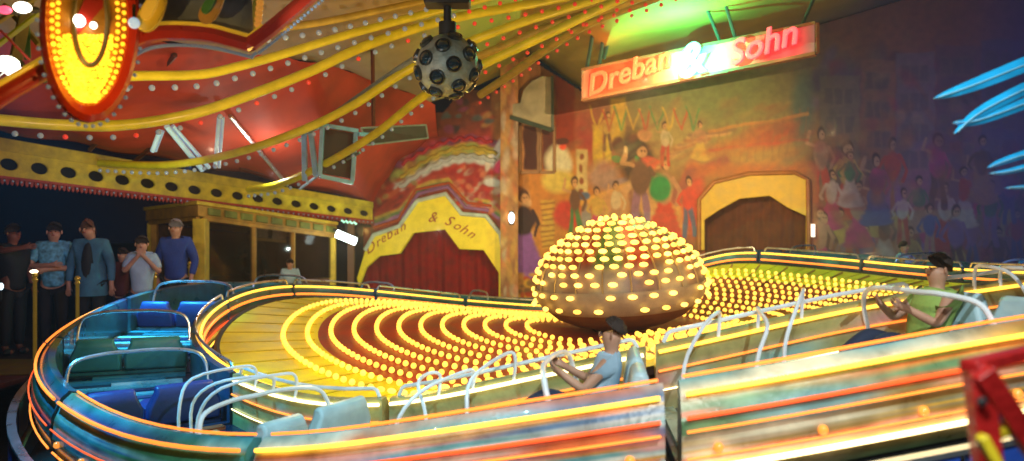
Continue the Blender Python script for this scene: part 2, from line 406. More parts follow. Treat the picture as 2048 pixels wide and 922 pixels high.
# ------------------------------------------------------------------ walls as planes in the world
class Wall:
    def __init__(s,x0,D0,x1,D1):
        s.a=at(x0,461,D0); s.b=at(x1,461,D1); s.u=(s.b-s.a).normalized()
        s.n=Vector((s.u.y,-s.u.x,0))           # towards the viewer side
        if s.n.y>0: s.n=-s.n
    def pt(s,px,py,off=0.):
        d=Vector(((px-1024)/F,1,-(py-461)/F)); o=Vector((0,0,EYE))
        t=(s.a-o).dot(s.n)/d.dot(s.n)
        return o+d*t+s.n*off
    def prism(s,mb,pts,t,off=0.): mb.prism([s.pt(x,y,off) for x,y in pts],s.n,t)
class Canvas:
    def __init__(s,x0,y0,x1,y1,step,base):
        s.x=np.arange(x0,x1+.1,step); s.y=np.arange(y0,y1+.1,step)
        s.X,s.Y=np.meshgrid(s.x,s.y); s.I=np.ones(s.X.shape+(3,))*np.array(base)
        # smooth domain warp so painted edges look brushed
        def wn(sc,amp):
            out=np.zeros(s.X.shape)
            for k in range(7):
                a=RNG.random()*6.28; f=sc*(.5+RNG.random()*1.5); p=RNG.random()*6.28
                out+=np.sin((s.X*math.cos(a)+s.Y*math.sin(a))*f+p)
            return out*amp/2.6
        s.WX=s.X+wn(.09,1.6); s.WY=s.Y+wn(.09,1.6); s.wn=wn
    def mix(s,m,c): 
        m=np.clip(m,0,1)[...,None]; s.I=s.I*(1-m)+np.array(c)*m
    def blob(s,cx,cy,rx,ry,c,ang=0,soft=.35,a=1.):
        A=math.radians(ang); dx=s.WX-cx; dy=s.WY-cy
        u=(dx*math.cos(A)+dy*math.sin(A))/rx; v=(-dx*math.sin(A)+dy*math.cos(A))/ry
        d=np.sqrt(u*u+v*v); s.mix((1+soft/2-d)/soft*a if a==1 else np.clip((1+soft/2-d)/soft,0,1)*a,c)
    def rect(s,x0,y0,x1,y1,c,soft=3,a=1.,sk=0.):
        yy=s.WY-sk*(s.WX-x0)
        d=np.minimum(np.minimum(s.WX-x0,x1-s.WX),np.minimum(yy-y0,y1-yy)); s.mix(np.clip(d/soft+.5,0,1)*a,c)
    def line(s,pts,w,c,soft=2.5,a=1.):
        D=np.full(s.X.shape,1e9)
        for (ax,ay),(bx,by) in zip(pts[:-1],pts[1:]):
            vx,vy=bx-ax,by-ay; t=np.clip(((s.WX-ax)*vx+(s.WY-ay)*vy)/(vx*vx+vy*vy),0,1)
            D=np.minimum(D,np.hypot(s.WX-ax-t*vx,s.WY-ay-t*vy))
        s.mix(np.clip((w/2-D)/soft+.5,0,1)*a,c)
    def mottle(s,amp,sc=.12):
        s.I=s.I*(1+s.wn(sc,amp)[...,None]*np.array([1,.95,.85])); s.I=np.clip(s.I,.002,1)
    def mesh(s,wall,name,m,parent,off=0.,keep=None):
        b=MB(); ny,nx=s.X.shape
        vs=[wall.pt(s.X[j,i],s.Y[j,i],off) for j in range(ny) for i in range(nx)]
        fs=[(j*nx+i,j*nx+i+1,(j+1)*nx+i+1,(j+1)*nx+i) for j in range(ny-1) for i in range(nx-1)
            if keep is None or keep(s.X[j,i],s.Y[j,i])]
        b.add(vs,fs,s.I.reshape(-1,3)); return b.build(name,m,parent)
def text_mesh(txt,size,ext=.01,bev=0.,shear=.35,off=0.):
    cu=bpy.data.curves.new('lettering','FONT'); cu.body=txt; cu.size=size; cu.extrude=ext; cu.bevel_depth=bev; cu.shear=shear; cu.align_x='CENTER'; cu.offset=off; cu.resolution_u=4
    o=bpy.data.objects.new('lettering',cu); COL.objects.link(o)
    dg=bpy.context.evaluated_depsgraph_get(); me=bpy.data.meshes.new_from_object(o.evaluated_get(dg))
    vs=[v.co.copy() for v in me.vertices]; fs=[tuple(p.vertices) for p in me.polygons]
    bpy.data.objects.remove(o); bpy.data.curves.remove(cu); bpy.data.meshes.remove(me)
    return vs,fs
def letter_on(mb,wall,txt,px,py,rot,size,off=.03,**k):
    vs,fs=text_mesh(txt,size,**k); c=wall.pt(px,py,off); R=math.radians(rot)
    u=wall.u if wall.u.x>0 else -wall.u; z=Vector((0,0,1))
    out=[]
    for v in vs:
        x=v.x*math.cos(R)-v.y*math.sin(R); y=v.x*math.sin(R)+v.y*math.cos(R)
        out.append(c+u*x+z*y+wall.n*v.z)
    mb.add(out,fs)

# ---- portal with the red curtain
W1=Wall(700,16.6,1012,15.9)
pw=thing('curtain_portal','ornate portal with a stepped yellow arch over a dark red curtain','portal',W1.pt(860,600))
cv=Canvas(742,180,1012,640,2.5,(.07,.014,.008))
R_=(.42,.03,.02); Y_=(.5,.38,.05); Wt=(.55,.6,.58); G_=(.10,.26,.06); O_=(.42,.15,.03)
cv.blob(930,330,110,90,R_,10,.9); cv.blob(800,400,70,40,(.35,.03,.02),-30,.8); cv.blob(900,230,80,40,(.16,.04,.02),0,.8,.8)
cv.rect(985,180,1012,640,(.32,.12,.03),10)
for k in range(9):
    t=k/8; x=800+t*190; y=345-70*math.sin(t*2.0)+20*t
    cv.blob(x,y+26,16,11,Wt,-15,.5)
    cv.blob(x,y+6,17,12,Y_ if k%2 else (.3,.36,.08),-15,.6)
    cv.blob(x,y-14,15,7,(.45,.05,.1) if k%2 else (.2,.04,.12),0,.6)
cv.line([(775,395),(800,375),(850,362),(905,360)],9,(.5,.1,.04)); 
for dy,c in ((-34,(.42,.05,.03)),(-26,(.5,.38,.06)),(-19,(.12,.25,.09)),(-12,(.34,.16,.36)),(-4,(.28,.05,.02))):
    cv.line([(752,462+dy),(800,447+dy),(836,398+dy),(897,384+dy),(930,424+dy),(978,430+dy),(1010,462+dy)],7,c,3)
for k in range(60):
    x=RNG.uniform(905,1005); y=RNG.uniform(330,425)
    cv.blob(x,y,RNG.uniform(5,14),RNG.uniform(3,7),[(.55,.04,.02),(.6,.2,.1),(.35,.01,.02),(.5,.4,.3)][k%4],-35,.6,.8)
for k in range(40):
    x=RNG.uniform(750,860); y=RNG.uniform(300,440)
    cv.blob(x,y,RNG.uniform(5,14),RNG.uniform(3,6),[(.4,.03,.02),(.1,.02,.02),(.3,.12,.05),(.25,.25,.08)][k%4],-35,.6,.7)
cv.blob(995,300,8,26,(.6,.6,.6),20); cv.blob(1000,330,10,16,(.6,.04,.15),40); cv.blob(985,365,16,9,(.6,.65,.62),0); cv.blob(978,325,6,18,(.65,.6,.5),15)
for k in range(26):
    cv.blob(RNG.uniform(850,1000),RNG.uniform(185,280),RNG.uniform(5,13),RNG.uniform(3,8),[(.3,.05,.02),(.06,.1,.1),(.4,.2,.06),(.03,.02,.03),(.25,.04,.12)][k%5],RNG.uniform(-60,10),.6,.8)
for k in range(26):
    cv.blob(RNG.uniform(988,1010),RNG.uniform(440,620),RNG.uniform(4,9),RNG.uniform(4,9),[(.45,.05,.02),(.5,.35,.05),(.3,.03,.05)][k%3],0,.6,.8)
cv.mottle(.14,.2)
OPEN=[(722,640),(722,572),(736,535),(762,512),(803,507),(830,466),(893,459),(922,498),(970,500),(1000,545),(1000,640)]
def inpoly(x,y,P_):
    c=False; n=len(P_)
    for i in range(n):
        x1,y1=P_[i]; x2,y2=P_[(i+1)%n]
        if (y1>y)!=(y2>y) and x<(x2-x1)*(y-y1)/(y2-y1)+x1: c=not c
    return c
OUT=[(718,556),(735,500),(752,470),(803,452),(838,402),(895,388),(927,428),(975,432),(1004,468),(1012,520),(1012,610)]
cv.mesh(W1,'painted_panel',m_vc,pw,keep=lambda x,y: not inpoly(x+1,y+1,OPEN) and y>200+ (900-x)*.9-10*math.sin(x*.09))
fasc=OUT+[(1000,610),(1000,545),(970,500),(922,498),(893,459),(830,466),(803,507),(762,512),(736,535),(722,572)]
b=MB(); W1.prism(b,fasc,.10,.02); b.build('arch_fascia',mat('portal_yellow',(.75,.58,.02),.4,emit=(.9,.72,.02),es=.22,var=.15,bump=.1),pw,smooth=False,bevel=.01)  # glow put into the fascia colour to brighten the arch
b=MB(); b.tube([W1.pt(x,y,.13) for x,y in OUT[1:10]],.045,8); b.build('arch_trim',mat('pale_green_trim',(.55,.68,.6),.4,bump=.1),pw)
for nm,pts_,rad,mm in (('white_scallop_band',[(x,372-78*math.sin((x-800)/190*2.0)+20*(x-800)/190+5*abs(math.sin((x-800)*.15))) for x in range(800,996,4)],.05,mat('white_plaster',(.5,.55,.52),.5,bump=.2)),
        ('gold_band',[(x,354-76*math.sin((x-800)/190*2.0)+20*(x-800)/190+4*abs(math.sin((x-800)*.15))) for x in range(802,996,4)],.04,mat('gold_plaster',(.5,.4,.06),.4,bump=.2)),
        ('crimson_band',[(x,332-70*math.sin((x-800)/190*2.0)+20*(x-800)/190+3*math.sin((x-800)*.3)) for x in range(806,990,4)],.035,mat('crimson_plaster',(.45,.03,.05),.4,bump=.2)),
        ('purple_band',[(805,438),(838,387),(897,374),(932,415),(978,421)],.035,mat('purple_plaster',(.32,.16,.36),.4,bump=.2)),
        ('red_band',[(748,455),(798,440),(832,380),(899,366),(936,406),(984,412)],.03,mat('orange_plaster',(.5,.10,.03),.4,bump=.2))):
    b=MB(); b.tube([W1.pt(x,y,.03) for x,y in pts_],rad,7); b.build(nm,mm,pw)
# pleated curtain
b=MB(); n=150; z0=-.4; rows_=[]
for j in range(9):
    py=455+j*22
    rows_.append([W1.pt(716+292*i/n,py,-.28+.022*math.sin(i*.75+.4*math.sin(j*.7))*(.5+j*.06)+.02*math.sin(i*.31)) for i in range(n+1)])
b.loft(rows_,closed=False,caps=False); b.build('curtain',mat('dark_red_velvet',(.24,.002,.002),.85,var=.3,bump=.2),pw)
bword=[MB(),MB(),MB()]
for ch,x,y,r in (('D',748,504,30),('r',763,492,28),('e',773,484,28),('b',785,477,26),('a',798,469,24),('n',811,461,20),('&',868,444,0),('S',897,450,-22),('o',914,458,-28),('h',927,466,-30),('n',942,474,-32)):
    letter_on(bword[0 if x<860 else (1 if ch=='&' else 2)],W1,ch,x,y,r,.29 if ch in 'DS&hb' else .26,off=.135,ext=.004,shear=.4)
[q_.build('lettering',mat('red_script',(.40,.07,.01),.5),pw) for q_ in bword]
for i,(sx,sy,sz) in enumerate(((966,575,16),(975,480,14))):
    pass

# column
c1=Wall(1000,15.5,1036,15.5)
col=thing('mural_column','tall square column with worn orange paint beside the curtain portal','column',c1.pt(1018,640))
cc=Canvas(1001,70,1036,640,2.5,(.36,.15,.035))
for k in range(90): cc.blob(RNG.uniform(1000,1036),RNG.uniform(100,640),RNG.uniform(3,9),RNG.uniform(8,24),[(.42,.25,.08),(.5,.12,.03),(.2,.08,.03),(.45,.4,.3),(.5,.3,.05)][k%5],RNG.uniform(-20,20),.7,.6)
cc.mottle(.12,.3); cc.mesh(c1,'painted_face',m_vc,col,.125)
b=MB(); b.box(c1.pt(1018.5,270,0),.34,.24,6.4); b.build('shaft',mat('column_paint',(.26,.11,.03),.5,bump=.2),col,bevel=.01)
b=MB(); b.sphere(c1.pt(1023,436,.17),.055,12,8,(1,.7,1.9)); b.build('wall_light',glow('white_lamp',(.85,1,1),6),col)
b=MB(); b.box(c1.pt(1023,436,.13),.09,.03,.26); b.build('light_bracket',m_dark,col)

# ---- painted wall on the right
W2=Wall(1035,15.8,2150,12.4)
mw=thing('painted_wall','wall painted with a fairground street scene and a second yellow arch','painted wall',W2.pt(1500,620))
cm=Canvas(1034,-40,2160,640,2.2,(.20,.085,.035))
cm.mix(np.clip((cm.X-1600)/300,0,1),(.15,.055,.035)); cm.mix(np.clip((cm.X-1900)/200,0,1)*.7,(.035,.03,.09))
cm.blob(1100,420,120,220,(.40,.17,.035),0,.9); cm.blob(1200,250,60,70,(.30,.02,.035),0,.7); cm.blob(1500,270,140,90,(.33,.20,.06),-8,.9)
cm.blob(1420,180,200,90,(.16,.20,.08),-8,1.2); cm.blob(1340,280,70,60,(.30,.24,.10),0,.9)
# facade
cm.rect(1034,100,1058,640,(.33,.15,.04)); cm.rect(1040,250,1078,345,(.38,.19,.09),4); cm.rect(1047,252,1074,340,(.05,.012,.012),4); cm.rect(1084,258,1108,340,(.09,.02,.02),5)
cm.rect(1110,150,1150,300,(.22,.025,.01),8); cm.blob(1116,325,26,34,(.52,.54,.46),0,.4); cm.blob(1116,362,30,24,(.5,.42,.10),0,.5); cm.blob(1126,296,8,6,(.7,.08,.04),0,.5); cm.blob(1124,284,14,8,(.08,.02,.02),0)
cm.rect(1152,300,1174,400,(.46,.40,.22),4); 
for k in range(4): cm.blob(1163,315+k*22,4,7,(.2,.06,.03),0,.5)
cm.rect(1186,250,1206,340,(.50,.38,.04),5); cm.rect(1208,265,1222,330,(.55,.42,.05),5); cm.rect(1222,195,1250,285,(.46,.32,.05),6); cm.blob(1272,280,12,20,(.45,.32,.04),0)
cm.blob(1205,350,30,28,(.30,.20,.20),-15,.6); cm.blob(1235,368,26,9,(.2,.16,.24),-12,.6); cm.line([(1165,405),(1262,368)],12,(.5,.30,.06),4); cm.blob(1168,392,12,9,(.07,.12,.3),0)
cm.blob(1274,320,36,62,(.045,.022,.016),-10,.5); cm.blob(1236,290,12,16,(.08,.02,.015),0); cm.blob(1234,318,12,7,(.03,.22,.07),0); cm.blob(1275,320,6,8,(.03,.25,.08),0)
cm.blob(1290,272,14,12,(.42,.22,.12),0); cm.blob(1305,325,22,12,(.5,.09,.05),20); cm.blob(1322,378,26,28,(.02,.20,.06),0,.4)
for k in range(16): cm.line([(1305+k*5,345-k*5),(1350+k*8,300-k*3+8*math.sin(k))],6,[(.42,.26,.1),(.3,.1,.05),(.5,.33,.15),(.2,.1,.08)][k%4],4,.7)
cm.blob(1256,386,15,22,(.48,.32,.20),15,.5); cm.blob(1262,390,7,12,(.12,.03,.03),15,.5); cm.blob(1275,405,16,40,(.10,.03,.05),0); cm.blob(1296,410,20,60,(.46,.28,.12),-25,.5); cm.blob(1225,420,34,50,(.42,.24,.12),20,.6)
cm.line([(1415,338),(1340,400),(1300,470)],10,(.12,.05,.05),5); cm.blob(1345,430,26,50,(.48,.28,.09),-12,.6); cm.blob(1385,400,24,70,(.40,.06,.035),0,.6)
cm.line([(1352,400),(1380,350),(1450,322)],22,(.25,.08,.06),8); 
# painted figure with a purple skirt
cm.blob(1046,392,15,18,(.42,.24,.12),0); cm.blob(1040,386,16,14,(.12,.04,.02),0); cm.blob(1052,405,10,9,(.5,.32,.18),0); cm.blob(1050,440,24,20,(.04,.012,.025),0); cm.blob(1048,468,20,12,(.45,.24,.12),0)
cm.blob(1055,510,22,40,(.14,.05,.28),-20,.4); cm.blob(1068,540,22,26,(.2,.09,.38),-20,.5)
cm.rect(1084,400,1108,500,(.44,.28,.05),4)
for k in range(9): cm.line([(1084,408+k*11),(1108,406+k*11)],3,(.22,.08,.02),2)
cm.blob(1135,430,28,28,(.42,.04,.03),0); cm.rect(1142,405,1160,450,(.5,.03,.02),4); cm.blob(1172,440,10,32,(.22,.2,.25),0)
for k in range(30): cm.blob(RNG.uniform(1040,1090),RNG.uniform(545,620),RNG.uniform(4,10),RNG.uniform(3,8),[(.5,.3,.03),(.3,.03,.01),(.14,.08,.04)][k%3],0,.6,.9)
# crowd and facades on the far right, dim
for k in range(260):
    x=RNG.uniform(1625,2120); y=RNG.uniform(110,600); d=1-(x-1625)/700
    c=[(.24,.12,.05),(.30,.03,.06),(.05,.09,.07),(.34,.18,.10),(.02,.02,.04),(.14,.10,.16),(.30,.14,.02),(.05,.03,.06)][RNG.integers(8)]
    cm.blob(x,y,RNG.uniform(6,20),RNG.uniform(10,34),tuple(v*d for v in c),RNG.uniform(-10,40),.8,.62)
for (x,y,rx,ry,c,a) in ((1640,330,22,22,(.03,.05,.05),0),(1560,270,60,20,(.36,.07,.03),-12),(1680,370,18,12,(.03,.10,.06),0),(1838,350,30,60,(.33,.02,.07),10),(1815,285,20,22,(.03,.03,.08),0),(1812,292,12,15,(.25,.12,.07),0),(1900,290,22,50,(.03,.01,.05),5),(1925,300,16,40,(.02,.03,.06),0),(1750,170,26,70,(.16,.10,.06),0),(1690,180,40,60,(.07,.06,.09),0),(1605,215,22,70,(.08,.14,.10),0),(1720,470,60,26,(.34,.10,.12),-10),(1720,520,70,30,(.30,.05,.03),0),(1770,400,50,20,(.32,.13,.04),0)):
    cm.blob(x,y,rx,ry,c,a,.8,.85)
def fig(x,y,h,top,bot,ar=0,hair=(.05,.02,.015),sk=(.45,.26,.14),k=1.,skirt=False):
    m=lambda c: tuple(v*k for v in c)
    w=h*.13
    if skirt:
        for q in range(6): cm.blob(x,y-h*.40+q*h*.07,w*(.7+q*.22),h*.07,m(bot),0,.3)
    else:
        cm.line([(x-w*.3,y-h*.45),(x-w*.6,y)],w*.6,m(bot),2); cm.line([(x+w*.3,y-h*.45),(x+w*.7,y)],w*.6,m(bot),2)
    cm.blob(x,y-h*.60,w*.8,h*.19,m(top),0,.25)
    cm.line([(x-w*.7,y-h*.73),(x-w*1.5,y-h*.56-ar*h*.2),(x-w*1.2,y-h*.5-ar*h*.42)],w*.32,m(sk if ar else top),2)
    cm.line([(x+w*.7,y-h*.73),(x+w*1.4,y-h*.55),(x+w*1.0,y-h*.42)],w*.32,m(top),2)
    cm.blob(x,y-h*.90,w*.48,h*.085,m(hair),0,.25); cm.blob(x+w*.08,y-h*.875,w*.34,h*.062,m(sk),0,.25)
    cm.blob(x+w*.02,y-h*.885,w*.07,h*.01,m((.05,.02,.01))); cm.blob(x+w*.24,y-h*.885,w*.07,h*.01,m((.05,.02,.01)))
FC=[(.42,.05,.03),(.06,.16,.07),(.42,.30,.08),(.08,.10,.22),(.35,.20,.12),(.40,.05,.14),(.12,.06,.04),(.45,.38,.28),(.22,.12,.24)]
# painted house fronts behind the painted crowd
for (x0,x1,y0,c) in ((1640,1720,150,(.16,.12,.07)),(1722,1790,120,(.20,.09,.05)),(1792,1870,105,(.12,.09,.10)),(1872,1960,90,(.10,.05,.06)),(1962,2080,80,(.06,.05,.08))):
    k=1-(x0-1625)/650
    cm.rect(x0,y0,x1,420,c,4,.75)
    for r_ in range(4):
        for q in range(3):
            wx=x0+10+q*(x1-x0-20)/3; wy=y0+26+r_*58
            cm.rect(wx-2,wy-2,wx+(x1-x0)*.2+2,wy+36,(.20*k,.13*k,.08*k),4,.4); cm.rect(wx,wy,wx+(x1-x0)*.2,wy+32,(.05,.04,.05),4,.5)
for q in range(34):
    x=1642+ (q*53)%440; y=400+ (q*37)%190; h=RNG.uniform(110,160); 
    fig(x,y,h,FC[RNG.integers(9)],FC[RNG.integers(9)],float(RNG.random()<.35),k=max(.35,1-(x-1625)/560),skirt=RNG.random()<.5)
for (x,y,h,t_,b_,a_,sk_) in ((1150,470,120,6,1,1,0),(1195,480,110,2,5,0,1),(1232,460,100,7,4,1,1),(1282,470,190,6,8,1,0),(1330,480,170,4,0,0,1),(1378,470,120,0,3,0,0),(1640,560,150,4,5,0,1),(1215,300,80,2,6,0,0),(1330,330,90,7,0,1,0),(1400,320,80,4,2,0,1)):
    fig(x,y,h,FC[t_],FC[b_],a_,skirt=bool(sk_))
fig(1048,540,165,(.03,.012,.02),(.18,.07,.36),0,skirt=True)
cm.blob(1322,378,22,26,(.02,.22,.07),0,.3)
# painted roof tiles, garlands and timber
for q in range(9): cm.line([(1180+q*24,215+4*math.sin(q*2)),(1195+q*24,260),(1206+q*24,218)],4,[(.5,.35,.05),(.4,.06,.03),(.06,.22,.08)][q%3],2,.8)
for q in range(12): cm.line([(1430+q*16,330-q*1.5),(1440+q*16,250-q*3)],3,(.22,.12,.05),2,.6)
cm.line([(1420,262),(1615,228)],7,(.45,.22,.06),2,.8); cm.line([(1420,300),(1615,280)],6,(.4,.08,.04),2,.8)
letter_pts=0
cm.blob(1480,290,60,16,(.38,.10,.03),-10,1,.6); cm.blob(1540,255,50,12,(.36,.08,.03),-10,1,.6)
cm.rect(1390,330,1625,352,(.38,.12,.03),14,.7,-.02)
cm.rect(1614,330,1636,560,(.33,.14,.05),6,.8)
for k in range(140):
    x=RNG.uniform(1150,1620); y=RNG.uniform(200,340)
    cm.blob(x,y,RNG.uniform(6,24),RNG.uniform(3,8),[(.36,.24,.08),(.36,.09,.04),(.14,.18,.09),(.22,.10,.06)][k%4],-28,.9,.22)
for k in range(150):
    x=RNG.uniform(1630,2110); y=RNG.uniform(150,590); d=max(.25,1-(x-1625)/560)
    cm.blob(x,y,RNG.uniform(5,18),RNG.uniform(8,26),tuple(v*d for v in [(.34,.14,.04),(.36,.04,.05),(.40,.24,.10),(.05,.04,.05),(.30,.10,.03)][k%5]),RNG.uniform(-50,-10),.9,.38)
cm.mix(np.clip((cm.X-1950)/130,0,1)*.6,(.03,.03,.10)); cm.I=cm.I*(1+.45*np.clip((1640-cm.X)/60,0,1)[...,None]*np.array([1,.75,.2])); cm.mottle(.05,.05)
OP2=[(1410,640),(1410,440),(1440,420),(1480,398),(1540,392),(1575,415),(1612,432),(1612,640)]
def keep2(x,y):
    top = 108+(x-1035)*.63 if x<1170 else 195-(x-1170)*.30
    return y>top-6 and not inpoly(x+1.5,y+1.5,OP2)
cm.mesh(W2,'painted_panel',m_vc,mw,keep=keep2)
A2=[(1400,500),(1400,400),(1430,365),(1500,348),(1590,346),(1616,360),(1618,500)]
b=MB(); W2.prism(b,A2+[(1612,500),(1612,432),(1575,415),(1540,392),(1480,398),(1440,420),(1410,440),(1410,500)],.08,.02)
b.build('arch_fascia',mat('second_arch_yellow',(.52,.33,.03),.5,emit=(.8,.5,.02),es=.22,var=.2,bump=.1),mw,smooth=False,bevel=.01)  # second arch's glow put into its yellow
b=MB(); n=70
b.loft([[W2.pt(1400+220*i/n,385+j*32,-.3+.018*math.sin(i*.9+j*.3)) for i in range(n+1)] for j in range(8)],closed=False,caps=False)
b.build('curtain',mat('brown_curtain',(.11,.035,.012),.85,emit=(.2,.05,.01),es=.05,var=.3,bump=.2),mw)
b=MB(); b.tube([W2.pt(x,y,.11) for x,y in A2],.04,8); b.build('arch_trim',mat('ochre_trim',(.4,.16,.04),.5),mw)
b=MB(); b.box(W2.pt(1626,461,.1),.06,.05,.22); b.build('wall_light',glow('small_wall_light',(1,.85,.7),1.4),mw)
# relief window and awning shapes on the facade
b=MB()
for (x0,y0,x1,y1) in ((1042,247,1079,345),(1082,254,1110,345)):
    for p,q in (((x0,y0),(x1,y0)),((x1,y0),(x1,y1)),((x1,y1),(x0,y1)),((x0,y1),(x0,y0))): b.beam(W2.pt(*p,.03),W2.pt(*q,.03),.05,.05,W2.n)
b.build('window_frame',mat('facade_frame',(.36,.2,.1),.5,bump=.1),mw)
# grey fan shaped awning board
aw=thing('fan_board','cream rounded signboard mounted high beside the orange column','signboard',W2.pt(1085,240,.4))
b=MB(); W2.prism(b,[(1118,262),(1040,238),(1036,215),(1056,212),(1062,188),(1078,170),(1100,160),(1118,162)],.08,.35); b.build('board',mat('grey_awning',(.42,.38,.25),.6,var=.4,vscale=2.5,bump=.2),aw,smooth=False,bevel=.01)
b=MB(); b.beam(W2.pt(1038,240,.44),W2.pt(1120,266,.44),.08); b.beam(W2.pt(1119,160,.44),W2.pt(1120,266,.44),.05); b.build('frame',mat('dark_green_frame',(.05,.08,.06),.5),aw)

# ------------------------------------------------------------------ neon sign
WS=Wall(1165,12.2,1635,10.4)
sg=thing('neon_sign','long glowing sign board with red lettering around a bright green ampersand','neon sign',WS.pt(1400,140))
def sy(x): return 170-(x-1170)*.20
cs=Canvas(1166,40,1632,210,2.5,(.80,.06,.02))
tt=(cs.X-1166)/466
cs.mix(np.clip((cs.X-1290)/80,0,1)**1.5,(.85,.50,.24)); cs.mix(np.clip(1-abs(cs.X-1395)/42,0,1)**.5,(.08,.42,.34)); cs.mix(np.clip((cs.X-1430)/30,0,1),(.85,.36,.18)); cs.mix(np.clip((cs.X-1480)/60,0,1),(.75,.035,.06)); cs.mix(np.clip((cs.X-1590)/40,0,1),(.3,.16,.16)); cs.mix(np.clip((1190-cs.X)/20,0,1),(.5,.25,.13))  # ampersand's glow painted into the panel as colour bands
cs.mesh(WS,'glow_painted_panel',mat('painted_glow_box',eattr=True,es=.36,rough=.4,var=.2,vscale=5),sg,.05,keep=lambda x,y: abs(y-sy(x))<29)
b=MB()
for s_ in (-30,30): b.beam(WS.pt(1166,sy(1166)+s_,0.),WS.pt(1632,sy(1632)+s_,0.),.13,.04)
for x in (1166,1632): b.beam(WS.pt(x,sy(x)-30,0),WS.pt(x,sy(x)+30,0),.13,.04)
b.build('frame',mat('sign_frame',(.3,.12,.05),.5),sg)
b=MB(); WS.prism(b,[(1166,sy(1166)-30),(1632,sy(1632)-30),(1632,sy(1632)+30),(1166,sy(1166)+30)],.05,-.03); b.build('back_board',m_dark,sg,smooth=False)
rot=13.5
b=MB(); letter_on(b,WS,'Dreban',1262,sy(1262)+14,rot,.44,off=.10,ext=.02,bev=.008); b.build('red_lettering',glow('red_neon',(1,.11,.04),1.5),sg)
b=MB(); letter_on(b,WS,'Sohn',1530,sy(1530)+14,rot,.46,off=.10,ext=.02,bev=.008); b.build('pink_lettering',glow('pink_neon',(1,.10,.12),1.5),sg)
b=MB(); letter_on(b,WS,'&',1390,sy(1390)+26,rot,.62,off=.12,ext=.03,bev=.014,shear=.3); b.build('ampersand',glow('green_neon',(.30,1,.72),2.6),sg)
m_rod=mat('dark_green_rod',(.04,.07,.05),.5)
for (x0,y0,x1,y1) in ((1170,140,1200,-20),(1205,115,1240,-20),(1195,130,1222,-20)): b=MB(); b.tube([WS.pt(x0,y0,-.05),at(x1,y1,11.0)],.03,6); b.build('hanger_rod',m_rod,sg)
for (x0,x1) in ((1440,1395),(1470,1440),(1600,1640)): b=MB(); b.tube([WS.pt(x0,sy(x0)-30,-.05),at(x1,-30,10.6)],.022,6); b.build('hanger_rod',m_rod,sg)

# ------------------------------------------------------------------ canopy (ceiling) and red tarpaulin
def sheet(name,back,front,nu,nv,m,colfun=None,sag=0.):
    def along(L,t):
        x=t*(len(L)-1); i=min(int(x),len(L)-2); f=x-i; return Vector(L[i]).lerp(Vector(L[i+1]),f)
    b=MB(); rings=[]; cols=[]
    for i in range(nv+1):
        v=i/nv; row=[]
        for k in range(nu+1):
            u=k/nu; p=along(back,u).lerp(along(front,u),v)
            p.z+= -sag*math.sin(math.pi*v)+.03*math.sin(u*nu*.9)
            row.append(p); cols.append(colfun(u,v) if colfun else (1,1,1))
        rings.append(row)
    b.loft(rings,closed=False,caps=False,cols=cols); return b.build(name,m)
backL=[at(-500,40,6.5),at(200,70,7.6),at(450,100,9.2),at(700,140,11.5),at(860,205,14.2),at(1010,150,16.2),at(1060,110,16.2),at(1180,185,15.6),at(1400,120,14.9),at(1650,48,14.3),at(1900,-15,13.4),at(2300,-90,12.2)]
frontL=[Vector((-5,1.,4.4)),Vector((-3.6,1.,4.7)),Vector((-2.6,1.,4.9)),Vector((-1.8,1.,5.)),Vector((-1.,1,5.1)),Vector((-.3,1,5.1)),Vector((.3,1,5.1)),Vector((1.,1,5.1)),Vector((2,1,5.1)),Vector((3,1,5.1)),Vector((4.5,1,5)),Vector((7,1,5))]
def ccol(u,v):
    g=np.array((.44,.35,.05)); a=np.array((.36,.30,.22)); p=np.array((.05,.05,.17))
    w=min(1,max(0,(u-.28)/.16)); c=a*(1-w)+g*w
    w=min(1,max(0,(u-.76)/.1)); c=c*(1-w)+p*w
    return tuple(c)
o=sheet('ceiling',backL,frontL,66,24,mat('canopy_canvas',attr=True,rough=.8,var=.12,vscale=2,bump=.3,bscale=8),ccol,.25); struct(o); o['label']='sloping olive canvas canopy ceiling over the ride'
rb=[at(-300,225,10.6),at(0,262,11.6),at(250,305,12.8),at(500,350,14.4),at(745,408,16.6),at(800,330,16.9),at(880,262,17.0)]
rf=[at(-500,36,6.5),at(-60,50,7.2),at(200,68,7.6),at(450,98,9.2),at(600,118,10.3),at(740,150,12.2),at(870,208,14.4)]
o=sheet('red_tarpaulin',rb,rf,60,20,mat('red_tarpaulin_cloth',(.50,.045,.014),.7,var=.28,vscale=1.3,bump=.35,bscale=5),None,.3)
tag(o,'red tarpaulin roof lining sloping up behind the yellow ribs','tarpaulin')

# roof trusses seen against the red lining
tr=thing('roof_truss','silver steel truss struts under the red tarpaulin','truss',at(380,300,10.5))
for (a,c_,r_) in (((333,252,9.9),(405,340,10.6),.035),((345,252,10.0),(418,335,10.7),.028),((320,262,9.9),(305,302,10.1),.03),((326,262,10.0),(311,302,10.2),.02),((438,235,10.2),(430,335,10.6),.026),((446,235,10.3),(438,335,10.7),.022)):
    b=MB(); b.tube([at(*a),at(*c_)],r_,10); b.build('strut',mat('silver_blue_strut',(.40,.66,.95),.3,emit=(.5,.7,1),es=.12,coat=.3),tr)  # bluish lit look and faint glow put into the strut colour
mdk=mat('dark_truss_paint',(.10,.02,.015),.5)
for (a,c_) in (((350,110,8.6),(180,300,11.5)),((480,150,10.0),(260,330,12.0)),((200,120,8.4),(640,270,14)),((460,232,10.4),(575,370,13.6)),((560,180,11.5),(760,330,16)),((745,100,10.5),(747,250,11.0)),((480,335,13.5),(740,395,16.3))):
    b=MB(); b.tube([at(*a),at(*c_)],.03,6); b.build('rafter',mdk if c_[0]!=575 else m_chrome,tr)
